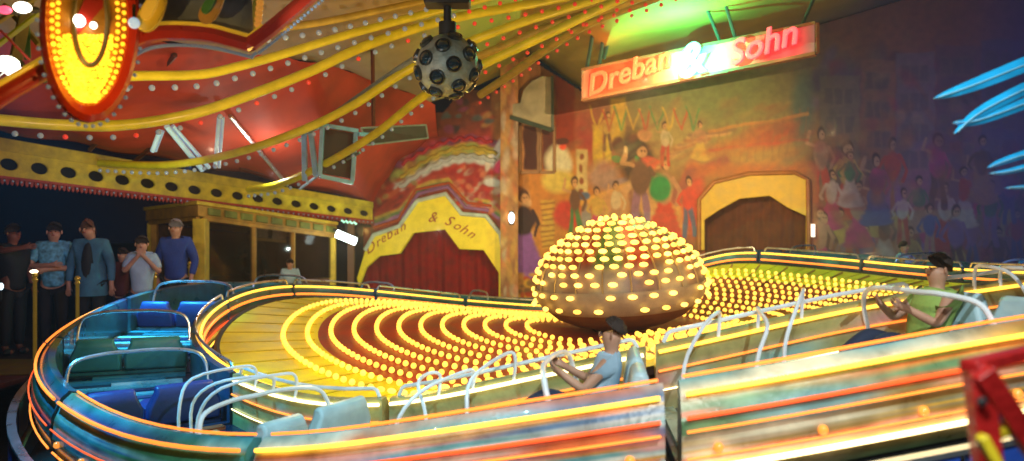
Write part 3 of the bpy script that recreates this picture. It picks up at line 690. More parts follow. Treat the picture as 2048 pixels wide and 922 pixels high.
# blue square frame
bf=thing('square_tube_frame','pale blue square tube frame hanging below the red tarpaulin','frame',at(660,310,11))
mbl=mat('pale_blue_paint',(.22,.50,.95),.35,bump=.1,coat=.2)
for a,c_ in (((608,265,11.2),(610,362,11.2)),((620,250,11.0),(632,352,11.0)),((645,248,10.9),(640,352,10.9)),((645,250,10.9),(716,262,11.2)),((712,262,11.2),(705,362,11.2)),((640,352,10.9),(706,366,11.2)),((608,265,11.2),(645,248,10.9)),((716,268,11.2),(745,270,11.4))):
    b=MB(); b.beam(at(*a),at(*c_),.07 if a[0]<630 else .055); b.build('tube',mbl,bf,bevel=.006)
b=MB(); b.prism([at(647,256,10.95),at(711,267,11.25),at(705,358,11.25),at(643,347,10.95)],(0,1,0),.03); b.build('panel',mat('dark_mesh_panel',(.05,.02,.02),.7),bf,smooth=False)
hb=thing('hanging_panel','thin dark panel with a pale rim hanging right of the blue frame','panel',at(790,268,12))
b=MB(); b.prism([at(722,256,11.5),at(852,250,12.5),at(856,276,12.5),at(735,290,11.5)],(0,1,0),.04); b.build('board',mat('grey_panel',(.10,.045,.04),.5),hb,smooth=False)
b=MB(); q=[at(722,256,11.48),at(852,250,12.48),at(856,276,12.48),at(735,290,11.48)]
for i in range(4): b.tube([q[i],q[(i+1)%4]],.014,6)
b.build('rim',mat('pale_rim',(.35,.35,.4),.4),hb)

# ------------------------------------------------------------------ pierced frieze on the left
fz=thing('pierced_frieze','long yellow eaves frieze pierced by dark oval holes with red fringe','frieze',at(300,360,13))
fa=at(-150,252,10.5); fb=at(742,405,15.9); fa2=at(-150,334,10.5); fb2=at(742,441,15.9)
NH=19; d=(fb-fa); nrm=Vector((d.y,-d.x,0)).normalized(); nrm=-nrm if nrm.y>0 else nrm
def fpt(u,v): return (fa.lerp(fb,u)).lerp(fa2.lerp(fb2,u),v)
b=MB()
ne=24
for back in (0,1):
    for k in range(NH):
        u0,u1=k/NH,(k+1)/NH; um=(u0+u1)/2; hu=(u1-u0)/2
        vs=[]
        for e in range(ne):
            a=2*math.pi*e/ne; ca,sa=math.cos(a),math.sin(a)
            vs.append(fpt(um+hu*.60*ca,.66+.165*sa)+nrm*(.0 if back else .05))
            m_=max(abs(ca),abs(sa)); vs.append(fpt(um+hu*ca/m_,.66+.34*sa/m_)+nrm*(.0 if back else .05))
        b.add(vs,[(2*e,2*e+1,2*((e+1)%ne)+1,2*((e+1)%ne)) for e in range(ne)])
b.build('pierced_board',mat('frieze_yellow',(.55,.46,.02),.5,var=.3,bump=.15),fz,smooth=False)
b=MB(); b.prism([fpt(0,-.02),fpt(1,-.02),fpt(1,.318),fpt(0,.318)],nrm,.07); b.build('upper_board',mat('dull_yellow_paint',(.48,.40,.02),.5,var=.3,bump=.15),fz,smooth=False)
b=MB(); b.beam(fpt(0,1.03)+nrm*.04,fpt(1,1.03)+nrm*.04,.10,.035); 
for k in range(120):
    u=(k+.5)/120; w=.42/120; v0=1.06
    b.prism([fpt(u-w,v0),fpt(u+w,v0),fpt(u+w*.7,v0+.12),fpt(u,v0+.17),fpt(u-w*.7,v0+.12)],nrm,.03)
b.build('red_fringe',mat('red_fringe',(.34,.02,.012),.5,var=.2),fz,smooth=False)
b=MB(); b.prism([fpt(0,.34),fpt(1,.34),fpt(1,1.0),fpt(0,1.0)],-nrm,.05); 
o=b.build('backing',mat('black_backing',(.008,.006,.008),.8),fz,smooth=False); 
for v in o.data.vertices: v.co-=nrm*.18
bulbs(fz,[fpt((k+.5)/70,1.12)+nrm*.10 for k in range(70)],.014,m_glassb,keep=70)

# night wall behind the frieze
# ------------------------------------------------------------------ ticket booth
bt=thing('ticket_booth','yellow timber ticket booth with dark windows left of the curtain portal','ticket booth',at(420,640,13.5))
cA=at(305,461,14.6); cB=at(402,461,12.9); cC=at(665,461,15.2)
cD=cA+(cC-cB)
def bz(p,z):
    t=max(-.2,min(1.2,(p-cB).dot((cC-cB).normalized())/(cC-cB).length)); return Vector((p.x,p.y,z-(.30*t+.07)*max(0,min(1,(z-.6)/1.2))))
def face_z(p,py): return EYE-(py-461)/F*p.y
m_bth=mat('booth_yellow',(.60,.42,.03),.5,var=.25,bump=.2); m_bth2=mat('booth_ochre',(.42,.22,.03),.5,var=.3,bump=.2)
zt=1.86; zr=2.07
nBA=Vector(((cA-cB).y,-(cA-cB).x,0)).normalized(); nBA = nBA if nBA.dot(Vector((-1,-.3,0)))>0 else -nBA
nBC=Vector(((cC-cB).y,-(cC-cB).x,0)).normalized(); nBC = nBC if nBC.y<0 else -nBC
def wallbeam(mb,p,q,za,zb,w,h): mb.beam(bz(p,za),bz(q,zb),w,h)
# roof
b=MB(); ov=.16; q=[cA+nBA*ov-nBC*0,cB+nBA*ov+nBC*ov,cC+nBC*ov,cD]
b.loft([[bz(p,zr-.0) for p in q],[bz(p,zr+.06) for p in q]]); b.build('roof',m_bth,bt,smooth=False,bevel=.01)
b=MB(); b.loft([[bz(p,zt+.03) for p in (cA+nBA*.12,cB+nBA*.12+nBC*.12,cC+nBC*.12,cD)],[bz(p,zr-.003) for p in (cA+nBA*.12,cB+nBA*.12+nBC*.12,cC+nBC*.12,cD)]]); b.build('fascia',m_bth2,bt,smooth=False,bevel=.01)
b=MB()
for k in range(9):
    p=cB.lerp(cC,(k+.5)/9)+nBC*.125; u=(cC-cB).normalized()
    b.loft([[bz(p-u*.12,zt+.06),bz(p+u*.12,zt+.06),bz(p+u*.12,zr-.03),bz(p-u*.12,zr-.03)],[bz(p-u*.11+nBC*.02,zt+.07),bz(p+u*.11+nBC*.02,zt+.07),bz(p+u*.11+nBC*.02,zr-.04),bz(p-u*.11+nBC*.02,zr-.04)]])
b.build('fascia_panels',mat('dull_green_panel',(.16,.18,.03),.5,var=.3),bt,smooth=False)
b=MB(); b.beam(bz(cA,zt+.0)+nBA*.05,bz(cB,zt)+nBA*.05,.06,.06); b.beam(bz(cB,zt)+nBC*.05,bz(cC,zt)+nBC*.05,.06,.06); b.build('eaves_rail',m_bth2,bt,smooth=False)
for p,w in ((cA,.14),(cB,.2),(cB.lerp(cC,.36),.09),(cB.lerp(cC,.66),.09),(cC,.12),(cA.lerp(cB,.05),.1)):
    b=MB(); b.beam(bz(p,.1),bz(p,zt),w,w,Vector((0,1,0))); b.build('post',m_bth if w>.1 else m_bth2,bt,bevel=.01)
b=MB(); b.loft([[bz(p,.1) for p in (cA,cB,cC,cD)],[bz(p,.75) for p in (cA,cB,cC,cD)]]); b.build('lower_wall',m_brown,bt,smooth=False)
b=MB(); b.loft([[bz(cD,.6),bz(cC,.6)],[bz(cD,zt),bz(cC,zt)]],closed=False,caps=False); b.loft([[bz(cD,.6),bz(cA,.6)],[bz(cD,zt),bz(cA,zt)]],closed=False,caps=False)
b.build('back_wall',mat('booth_interior',(.06,.02,.012),.7,var=.5),bt,smooth=False)
b=MB(); p0=cB.lerp(cC,.38)-nBC*.12; p1=cB.lerp(cC,.64)-nBC*.12
b.beam(bz(p0,1.62),bz(p1,1.62),.05,.05); b.build('shelf',m_bth2,bt)
b=MB(); pm=cB.lerp(cC,.43)-nBC*.12; pn=cB.lerp(cC,.59)-nBC*.12; u=(cC-cB).normalized()
b.beam(bz(pm-u*.15,1.76),bz(pm+u*.2,1.76),.02,.16); b.beam(bz(pn-u*.16,1.74),bz(pn+u*.16,1.74),.02,.22); b.build('price_card',mat('price_card',(.30,.20,.12),.6,var=.4,vscale=20),bt,smooth=False)
for i_,(s0,s1) in enumerate(((.02,.35),(.37,.65),(.67,.99))):
    b=MB(); p0=cB.lerp(cC,s0)+nBC*.01; p1=cB.lerp(cC,s1)+nBC*.01; b.prism([bz(p0,.76),bz(p1,.76),bz(p1,zt-.04),bz(p0,zt-.04)],nBC,.012); b.build('window_pane',m_glass,bt,smooth=False)

# wall between booth and portal
lw=thing('fluorescent_lamp','short bright white tube lamp above the gap beside the ticket booth','lamp',at(692,474,14.8))
b=MB(); b.tube([at(673,467,14.8),at(712,483,14.8)],.075,12); b.build('tube',glow('cold_white_tube',(.85,1,.95),8),lw)
b=MB(); b.beam(at(668,459,14.86),at(716,477,14.86),.16,.05); b.build('housing',m_dark,lw,bevel=.01)
b=MB()
for k in range(4): b.tube([at(683+k*8,440+k*1.2,14.8),at(689+k*8,445+k*1.2,14.8)],.018,6)
b.build('reflector_fins',glow('faint_green_fin',(.4,.9,.7),.7),lw)
b=MB(); b.tube([at(692,468,14.88),at(694,436,14.88)],.02,6); b.build('bracket',m_dark,lw)
gp=thing('gap_post','slim brown post standing between the booth and the curtain portal','post',at(702,640,15.9))
b=MB(); b.box(at(702,520,15.9)-Vector((0,0,.1)),.13,.12,2.2); b.build('shaft',m_brown,gp,bevel=.01)
b=MB(); b.box(at(702,409,15.9),.2,.18,.08); b.build('cap',m_bth2,gp,bevel=.01)

# ------------------------------------------------------------------ curved ribs with bulbs
ribs=[
 ('lowest yellow rib ending in a white glare above the frieze',[(497,378,12.2),(560,368,11.6),(650,328,11),(750,268,10.5),(850,190,10),(960,132,9.7),(1100,66,9.4),(1360,-60,9)],.047),
 ('long yellow rib swooping from the frieze past the spot ball',[(200,326,11.2),(330,330,10.4),(450,311,9.8),(580,270,9.4),(700,214,9.2),(830,132,9),(1000,60,8.9),(1200,-5,8.9),(1360,-60,9)],.044),
 ('yellow rib passing just under the bulb medallion',[(-120,226,6.4),(0,240,6.8),(130,250,7.1),(250,250,7.3),(380,229,7.5),(500,190,7.8),(620,143,8.1),(740,88,8.3),(900,38,8.6),(1100,0,8.8),(1360,-60,9)],.045),
 ('short upper yellow rib right of the bulb medallion',[(200,155,6.2),(270,152,6.3),(400,149,6.7),(480,132,7),(560,110,7.3),(700,68,7.8),(850,28,8.2),(1100,-35,8.8),(1360,-80,9)],.036),
 ('faint olive rib nearest the top above the red moulding',[(500,62,6.6),(640,45,7.2),(800,12,7.9),(950,-20,8.4)],.03),
 ('dull yellow rib rising to the right of the spot ball',[(960,190,11.5),(1020,150,11),(1090,100,10.4),(1180,45,9.8),(1300,0,9.4),(1400,-40,9)],.05),
 ('dull yellow rib between the spot ball and the sign hangers',[(940,120,10),(1020,88,9.8),(1120,45,9.6),(1250,5,9.3),(1400,-50,9)],.05)]
for lb,pp,rad in ribs:
    pts=crom([at(*p) for p in pp]); c=thing('canopy_rib',lb,'rib',pts[0],'curved canopy ribs carrying small bulbs')
    b=MB(); b.tube(pts,rad*1.12,12); b.build('tube',m_yelt if not lb.startswith(('dull','faint')) else mat('dim_rib_paint',(.34,.25,.03),.5,var=.3),c)  # dimness near the crown put into the duller rib paint
    L=0; bp=[]; acc=0
    for i in range(1,len(pts)):
        seg=(pts[i]-pts[i-1]).length; L+=seg; 
        while acc<L:
            f=1-(L-acc)/seg; p=pts[i-1].lerp(pts[i],max(0,min(1,f))); bp.append(p-Vector((0,0,rad+.06))); acc+=.19
    nred=[p for j,p in enumerate(bp) if (p.x/p.y*F+1024)>930 or (j%3==2 and pp[0][0]<0)]; ncl=[p for p in bp if p not in nred]
    if ncl: bulbs(c,ncl,.026,m_glassb,keep=100)
    if nred: bulbs(c,nred,.024,m_redb,keep=100)
bc=thing('blue_cable','blue grey pipe running beside the yellow rib toward the spot ball','pipe',at(500,355,11.4))
b=MB(); b.tube(crom([at(620,262,10.0),at(700,205,9.5),at(800,135,9.0),at(890,80,8.6)]),.03,8); b.build('upper_pipe',mat('blue_grey_pipe',(.20,.27,.33),.4,metal=.3),bc)
b=MB(); b.tube([at(600,378,12.2),at(640,348,11.6),at(720,305,11.0)],.022,6); b.build('lower_pipe',mat('blue_grey_pipe',(.2,.27,.33)),bc)

# ------------------------------------------------------------------ spot ball
sb=thing('spot_ball','grey ball studded with round mirrored lenses hanging from a clamp','effect light',at(895,70,6))
bc_=at(895,131,6); R0=.232
b=MB(); b.sphere(bc_,R0,40,24); b.build('ball_shell',mat('grey_metal_shell',(.20,.25,.24),.45,metal=.3,bump=.4,var=.35,vscale=14),sb)
nl=27; m_lens=mat('dark_lens',(.02,.05,.08),.06,metal=.5,coat=1.); m_lr=mat('lens_rim',(.05,.06,.07),.3,metal=.7)
for k in range(nl):
    z=1-2*(k+.5)/nl; rr=math.sqrt(1-z*z); a=k*2.39996+.4; dv=Vector((rr*math.cos(a),rr*math.sin(a),z))
    if dv.z>.88: continue
    q=dv.to_track_quat('Z','Y').to_matrix()
    b=MB(); b.lathe([(.056,-.01),(.058,.014),(.051,.020),(.046,.010)],bc_+dv*R0,20,q); ring=b.build('lens_rim',m_lr,sb)
    b=MB(); b.lathe([(.047,.006),(.038,.020),(.022,.031),(.001,.035)],bc_+dv*R0,18,q); b.build('lens',m_lens,ring)
b=MB(); b.tube([bc_+Vector((0,0,R0-.02)),bc_+Vector((0,0,R0+.09))],.065,14); b.tube([bc_+Vector((0,0,R0+.09)),bc_+Vector((0.0,0,R0+.22))],.03,10); b.build('neck',m_dark,sb)
b=MB(); b.box(bc_+Vector((0,0,R0+.27)),.34,.2,.12); b.box(bc_+Vector((.03,0,R0+.42)),.12,.12,.25); b.build('clamp',m_dark,sb,bevel=.015)

# ------------------------------------------------------------------ bulb medallion and red moulding (near, upper left)
WM=Wall(80,3.6,270,3.85)
md=thing('bulb_medallion','tall oval medallion packed with golden bulbs inside a red rim','medallion',WM.pt(170,60))
def oval(cx,cy,rx,ry,n=40,ex=1.0,a0=0):
    return [(cx+rx*math.cos(2*math.pi*k/n),cy+ry*math.sin(2*math.pi*k/n)) for k in range(n)]
tilt=.04
b=MB(); 
inner=oval(172,45,80,170); outer=oval(176,50,98,196)
b.loft([[WM.pt(x,y,o_) for x,y in P_] for P_,o_ in ((outer,.0),(outer,.05),(oval(175,48,90,186),.075),(inner,.05),(inner,0.))]); 
b.build('red_rim',mat('red_moulding',(.55,.03,.008),.3,emit=(.6,.03,0),es=.05,var=.15,coat=.5,bump=.08),md)
b=MB(); WM.prism(b,oval(172,45,81,171),.02,.0); b.build('field',mat('gold_field',(.45,.22,.02),.4,var=.5,vscale=12,bump=.3),md,smooth=False)
b=MB()
b.tube([WM.pt(x,y,.06) for x,y in oval(175,40,34,95)],.012,6,closed=True); b.build('inner_ring',mat('olive_ring',(.2,.15,.04),.4),md)
b=MB(); WM.prism(b,[(140,60),(175,-20),(205,-40),(200,20),(165,60),(150,75)],.02,.03); b.build('red_leaf',m_red,md)
pts=[]
for k in range(64):
    a=2*math.pi*k/64; pts.append(WM.pt(172+72*math.cos(a),45+160*math.sin(a),.045))
    pts.append(WM.pt(172+60*math.cos(a+.05),45+146*math.sin(a+.05),.04))
y=75
while y<205:
    w=50*math.sqrt(max(0,1-((y-45)/165)**2)); x=172-w
    while x<=172+w: pts.append(WM.pt(x+(3 if int(y/8)%2 else 0)+RNG.uniform(-1.5,1.5),y+RNG.uniform(-1.5,1.5),.035)); x+=8.5
    y+=8
pts=[p for p in pts if (p.z-EYE)/p.y*F<480]
bulbs(md,pts,.0105,glow('gold_bulb',(1.,.50,.02),2.0,.6),keep=99)
bulbs(md,[WM.pt(176+104*math.cos(a),50+204*math.sin(a),.03) for a in [math.radians(v) for v in range(-10,190,8)]],.010,m_glassb,name='clear_bulb')
b=MB(); b.sphere(WM.pt(152,47,.06),.028,10,7); b.sphere(WM.pt(181,56,.06),.016,8,6); b.build('white_lamp',glow('white_spot',(1,.95,.85),7),md)
# right moulding
mo=thing('red_moulding','wavy red moulding edged with clear bulbs right of the medallion','moulding',at(400,80,3.9))
mp=crom([at(*p) for p in ((262,92,3.85),(300,74,3.9),(350,68,3.95),(420,72,4.0),(470,84,4.05),(502,92,4.1),(508,88,4.1),(560,48,4.15),(640,-20,4.2),(720,-90,4.3))],6)
rings=[]
for i,p in enumerate(mp):
    t=(mp[min(i+1,len(mp)-1)]-mp[max(i-1,0)]).normalized(); nn=Vector((0,-1,0)); uu=nn.cross(t).normalized()
    w=.032
    rings.append([p+uu*w,p+uu*w+nn*.05,p+nn*.07,p-uu*w+nn*.05,p-uu*w])
b=MB(); b.loft(rings); b.build('moulding_body',_M['red_moulding'],mo)
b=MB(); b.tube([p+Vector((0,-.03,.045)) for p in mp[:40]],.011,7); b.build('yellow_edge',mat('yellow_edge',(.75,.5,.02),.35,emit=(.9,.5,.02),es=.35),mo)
bulbs(mo,[mp[i].lerp(mp[i+1],f)-Vector((-.012*(i>36),.0,.055)) for i in range(0,len(mp)-1) for f in (0,.5)],.009,m_glassb,name='clear_bulb')
b=MB(); b.prism([p+Vector((0,.03,0)) for p in mp[:36:3]]+[at(500,-60,4.05),at(262,-60,3.85)],(0,1,0),.01); b.build('panel',mat('pelmet_panel',(.20,.24,.33),.6,var=.5,vscale=4),mo,smooth=False)
# yellow arcs above it
def leaf(px,py,D,w,h,ang,m,name='leaf_ornament'):
    b=MB(); n=18; A=math.radians(ang); pts_=[]
    for k in range(n):
        a=2*math.pi*k/n; x=w*math.cos(a); y=h*math.sin(a)*(1-.35*math.cos(a))
        pts_.append(at(px+x*math.cos(A)-y*math.sin(A),py+x*math.sin(A)+y*math.cos(A),D))
    b.prism(pts_,(0,-1,0),.02); return b,name
ornament_specs=((310,18,3.75,52,22,-62,m_yel,'curled yellow leaf ornament above the red moulding'),(428,12,3.9,42,17,-58,mat('pale_orange_paint',(.65,.36,.05),.45,var=.3),'pale orange leaf ornament beyond the curled yellow one'))
for (px,py,D,w,h,ang,m,lb) in ornament_specs:
    c=thing('leaf_ornament',lb,'ornament',at(px,py,D))
    b,_=leaf(px,py,D,w,h,ang,m); b.build('leaf_body',m,c,bevel=.004)
    b,_=leaf(px-6,py-6,D-.025,w*.62,h*.5,ang,m); b.build('leaf_vein',mat('green_leaf_paint',(.08,.30,.05),.5) if px>400 else mat('gold_leaf_paint',(.6,.3,.02),.4,emit=(1,.6,.05),es=.3),c)
gl=thing('glass_lamp','small pale blue glass lamp between medallion and leaf ornament','lamp',at(268,46,3.7))
b=MB(); b.sphere(at(268,46,3.7),.026,12,8); b.build('globe',mat('blue_glass_lamp',(.4,.55,.7),.1,emit=(.5,.7,.9),es=.6),gl); b=MB(); b.tube([at(268,46,3.7),at(268,10,3.72)],.008,6); b.build('stem',m_dark,gl)
pt=thing('yellow_pole_frame','thin yellow pole frame right of the medallion','pole',at(255,20,3.95))
b=MB(); b.tube([at(247,90,3.95),at(262,-60,3.95)],.012,8); b.tube([at(262,92,4.0),at(276,-60,4.0)],.010,8); b.tube([at(255,32,3.98),at(330,20,4.05)],.010,8); b.build('pole',m_yelt,pt)
pt2=thing('yellow_drop_pole','yellow bulb pole dropping to the corner of the red moulding','pole',at(515,30,4.2))
b=MB(); b.tube([at(505,62,4.2),at(522,-60,4.2)],.02,8); b.build('pole',m_yelt,pt2); bulbs(pt2,[at(520-i,5+i*11,4.12) for i in range(5)],.02,mat('amber_bulb',(.5,.2,.03),.2,emit=(1,.4,.05),es=.4))
# left side: struts, glare lamps, left moulding
lf=thing('left_moulding','red moulding sloping down on the left of the medallion','moulding',at(40,170,3.7))
b=MB(); q=[at(-80,250,3.6),at(0,195,3.65),at(50,165,3.7),at(92,140,3.75)]
b.tube(crom(q),.042,10); b.build('moulding_body',m_red,lf)
b=MB(); b.tube([p+Vector((0,-.02,.05)) for p in crom(q)],.014,8); b.build('yellow_edge',_M['yellow_edge'],lf)
lt=thing('strut_cluster','tangle of olive and yellow struts left of the medallion','struts',at(30,60,4.4))
mo_=mat('olive_strut_paint',(.34,.25,.04),.5,var=.3,bump=.1)
for (a,c_,w,m) in (((-30,60,4.3),(110,-30,4.3),.035,mo_),((-30,110,4.4),(100,10,4.2),.03,m_yelt),((20,175,4.6),(62,-30,4.4),.06,mo_),((55,120,4.6),(50,-20,4.5),.035,mat('green_strut',(.06,.22,.05),.5)),((-40,215,4.3),(90,125,4.2),.03,m_yelt),((0,60,4.1),(60,120,4.1),.02,m_red),((-20,170,4.0),(35,120,4.1),.012,m_chrome),((10,10,4.6),(80,90,4.6),.05,mo_)):
    b=MB(); b.beam(at(*a),at(*c_),w,w*.5); b.build('strut',m,lt,bevel=.003)
for (x,y,r_,c_,lb) in ((45,15,.034,(1,.9,.75),'white glaring lamp in the top left corner'),(12,128,.05,(.95,1,.75),'large white glaring lamp at the left edge'),(28,142,.035,(1,.85,.9),'pinkish white lamp touching the large glaring lamp'),(10,20,.026,(1,.1,.2),'small red lamp in the top left corner'),(62,160,.03,(1,.75,.1),'small yellow lamp beside the left moulding')):
    c=thing('glare_lamp',lb,'lamp',at(x,y,4.0)); b=MB(); b.sphere(at(x,y,4.0),r_,12,8,(1.3,1,.8)); b.build('globe',glow('glare_'+lb.split()[0]+str(x),c_,5 if y!=20 else 1.5),c)
    b=MB(); b.tube([at(x,y,4.0)+Vector((0,.03,.0)),at(x,y,4.0)+Vector((0,.12,.02))],r_*.5,8); b.build('socket',m_dark,c)

# ------------------------------------------------------------------ blue leaf spray on the right
sp=thing('blue_leaf_spray','spray of pointed cyan blades reaching in from the right edge','ornament',at(2150,210,3.6))
m_cy=mat('cyan_blade_paint',(.01,.34,.66),.3,emit=(.0,.25,.55),es=.16,var=.35,vscale=5,bump=.1,coat=.3)
for (tip,mid,end,w) in (((1868,197),(1960,165),(2170,80),.026),((1908,267),(1975,215),(2170,120),.022),((1905,246),(1970,236),(2170,160),.020),((1975,335),(2020,318),(2170,270),.015),((1978,347),(2030,340),(2170,300),.012),((2010,376),(2060,374),(2170,368),.010)):
    p0,p1,p2=at(*tip,3.3),at(*mid,3.45),at(*end,3.7); pp=crom([p0,p1,p2],8); n=len(pp); rings=[]
    for i,p in enumerate(pp):
        f=i/(n-1); ww=w*(.06+1.25*math.sin(min(1,f*1.15+.02)*math.pi/2)); t=(pp[min(i+1,n-1)]-pp[max(i-1,0)]).normalized(); s_=Vector((0,-1,0)).cross(t).normalized()
        rings.append([p+s_*ww,p+Vector((0,-.012,0)),p-s_*ww,p+Vector((0,.006,0))])
    b=MB(); b.loft(rings); bl=b.build('blade',m_cy,sp); b=MB(); b.tube([p+Vector((0,-.014,0)) for p in pp[1:]],.003,5); b.build('midrib',mat('pale_midrib',(.25,.55,.7),.4),bl)
b=MB(); b.sphere(at(2175,210,3.75),.1,14,10,(1,1,2.4)); b.build('hub',mat('blue_hub',(.01,.1,.3),.4),sp)

# ------------------------------------------------------------------ red steel frame, near right
rs=thing('red_steel_frame','red painted steel bracket frame with yellow braces in the lower right corner','steel frame',at(1960,900,1.9))
mr2=mat('red_steel',(.36,.012,.012),.32,var=.25,vscale=14,bump=.25,coat=.4)
for nm,a,c_,w,h in (('post',(1955,738,1.9),(1985,1020,1.9),.055,.045),('top_bar',(1936,733,1.89),(2120,690,2.1),.03,.045),('diagonal_brace',(1962,742,1.87),(2110,960,1.95),.05,.04)):
    b=MB(); b.beam(at(*a),at(*c_),w,h,Vector((0,1,0))); b.build(nm,mr2,rs,bevel=.004)
for a,c_ in (((1962,872,1.86),(2010,960,1.86)),((1985,872,1.9),(2040,845,1.95))):
    b=MB(); b.beam(at(*a),at(*c_),.022,.03,Vector((0,1,0))); b.build('yellow_brace',mat('yellow_steel',(.65,.52,.02),.4,bump=.1),rs,bevel=.003)
b=MB(); pb=at(1962,803,1.86); b.lathe([(.012,0),(.012,.008),(.008,.012),(.001,.013)],pb,6,Matrix.Rotation(math.radians(90),3,'X')); b.build('bolt',m_dark,rs)

# ------------------------------------------------------------------ ground, walkway, rails
g=MB(); g.add([(-120,-60,-.9),(120,-60,-.9),(120,160,-.9),(-120,160,-.9)],[(0,1,2,3)]); struct(g.build('ground',mat('dark_asphalt',(.02,.02,.022),.7,bump=.3)))
wk=MB()
wk.loft([[Vector((x,y,0)) for x,y in ((-16,1.8),(-5.2,1.8),(-5.4,6),(-5.4,9),(-4.8,13),(-3,16),(-3,24),(-16,24))],[Vector((x,y,-.1)) for x,y in ((-16,1.8),(-5.2,1.8),(-5.4,6),(-5.4,9),(-4.8,13),(-3,16),(-3,24),(-16,24))]])
struct(wk.build('walkway',mat('walkway_boards',(.035,.025,.02),.55,var=.4,bump=.3),smooth=False))
mst=[mat('olive_board',(.16,.15,.015),.5,var=.4,bump=.2),mat('dark_red_board',(.11,.015,.01),.5,var=.4,bump=.2),mat('green_board',(.07,.12,.015),.5,var=.4,bump=.2)]
st=thing('boarding_ramp','striped boarding ramp of dull red and green boards at the left edge','ramp',Vector((-5.5,7,0)))
for (D0,D1,mi) in ((9.7,8.65,0),(8.6,7.6,1),(7.55,6.75,2),(6.7,6.0,1)):
    b=MB(); b.loft([[Vector((-9,D0,.004)),Vector((-5.15-.0,D0,.004)),Vector((-5.15,D1,.004)),Vector((-9,D1,.004))],[Vector((-9,D0,.05)),Vector((-5.15,D0,.05)),Vector((-5.15,D1,.05)),Vector((-9,D1,.05))]]); b.build('board',mst[mi],st,smooth=False,bevel=.006)
m_brass=mat('brass_post',(.55,.36,.06),.3,metal=.8,emit=(.5,.3,.02),es=.15)
rp=[(70,568,9.6,.0,'brass rail post with a lit cap at the far left'),(155,575,10.2,0,'brass rail post before the woman in the long denim jacket'),(310,565,11.6,0,'brass rail post beside the man in the blue sweater'),(380,545,12.2,0,'brass rail post at the corner of the ticket booth')]
for k,(x,y,D,_z,lb) in enumerate(rp):
    top=at(x,y-18,D); c=thing('rail_post',lb,'post',Vector((top.x,top.y,0)),'brass rail posts along the walkway')
    b=MB(); b.lathe([(.05,0),(.05,.03),(.022,.05),(.022,top.z-.08),(.035,top.z-.06),(.022,top.z-.03)],(top.x,top.y,0),14); b.build('shaft',m_brass,c)
    b=MB(); b.sphere((top.x,top.y,top.z),.035,10,8); b.build('finial',m_brass,c)
c=thing('lit_lamp','tiny warm lamp glowing in the dark at the left edge','lamp',at(68,543,10.5)); b=MB(); b.sphere(at(68,543,9.6),.032,10,8,(1.5,1,.7)); b.build('globe',glow('warm_point',(1,.75,.5),6),c); b=MB(); b.tube([at(68,543,9.6),at(68,560,9.6)],.012,6); b.build('stem',m_dark,c)
c=thing('far_lamp','small cold white lamp at the very left edge','lamp',at(2,573,10.5)); b=MB(); b.sphere(at(2,573,9.8),.03,10,8,(.8,1,1.4)); b.build('globe',glow('cold_point',(.7,.9,1),4),c); b=MB(); b.tube([at(2,573,9.8),at(2,600,9.8)],.012,6); b.build('stem',m_dark,c)

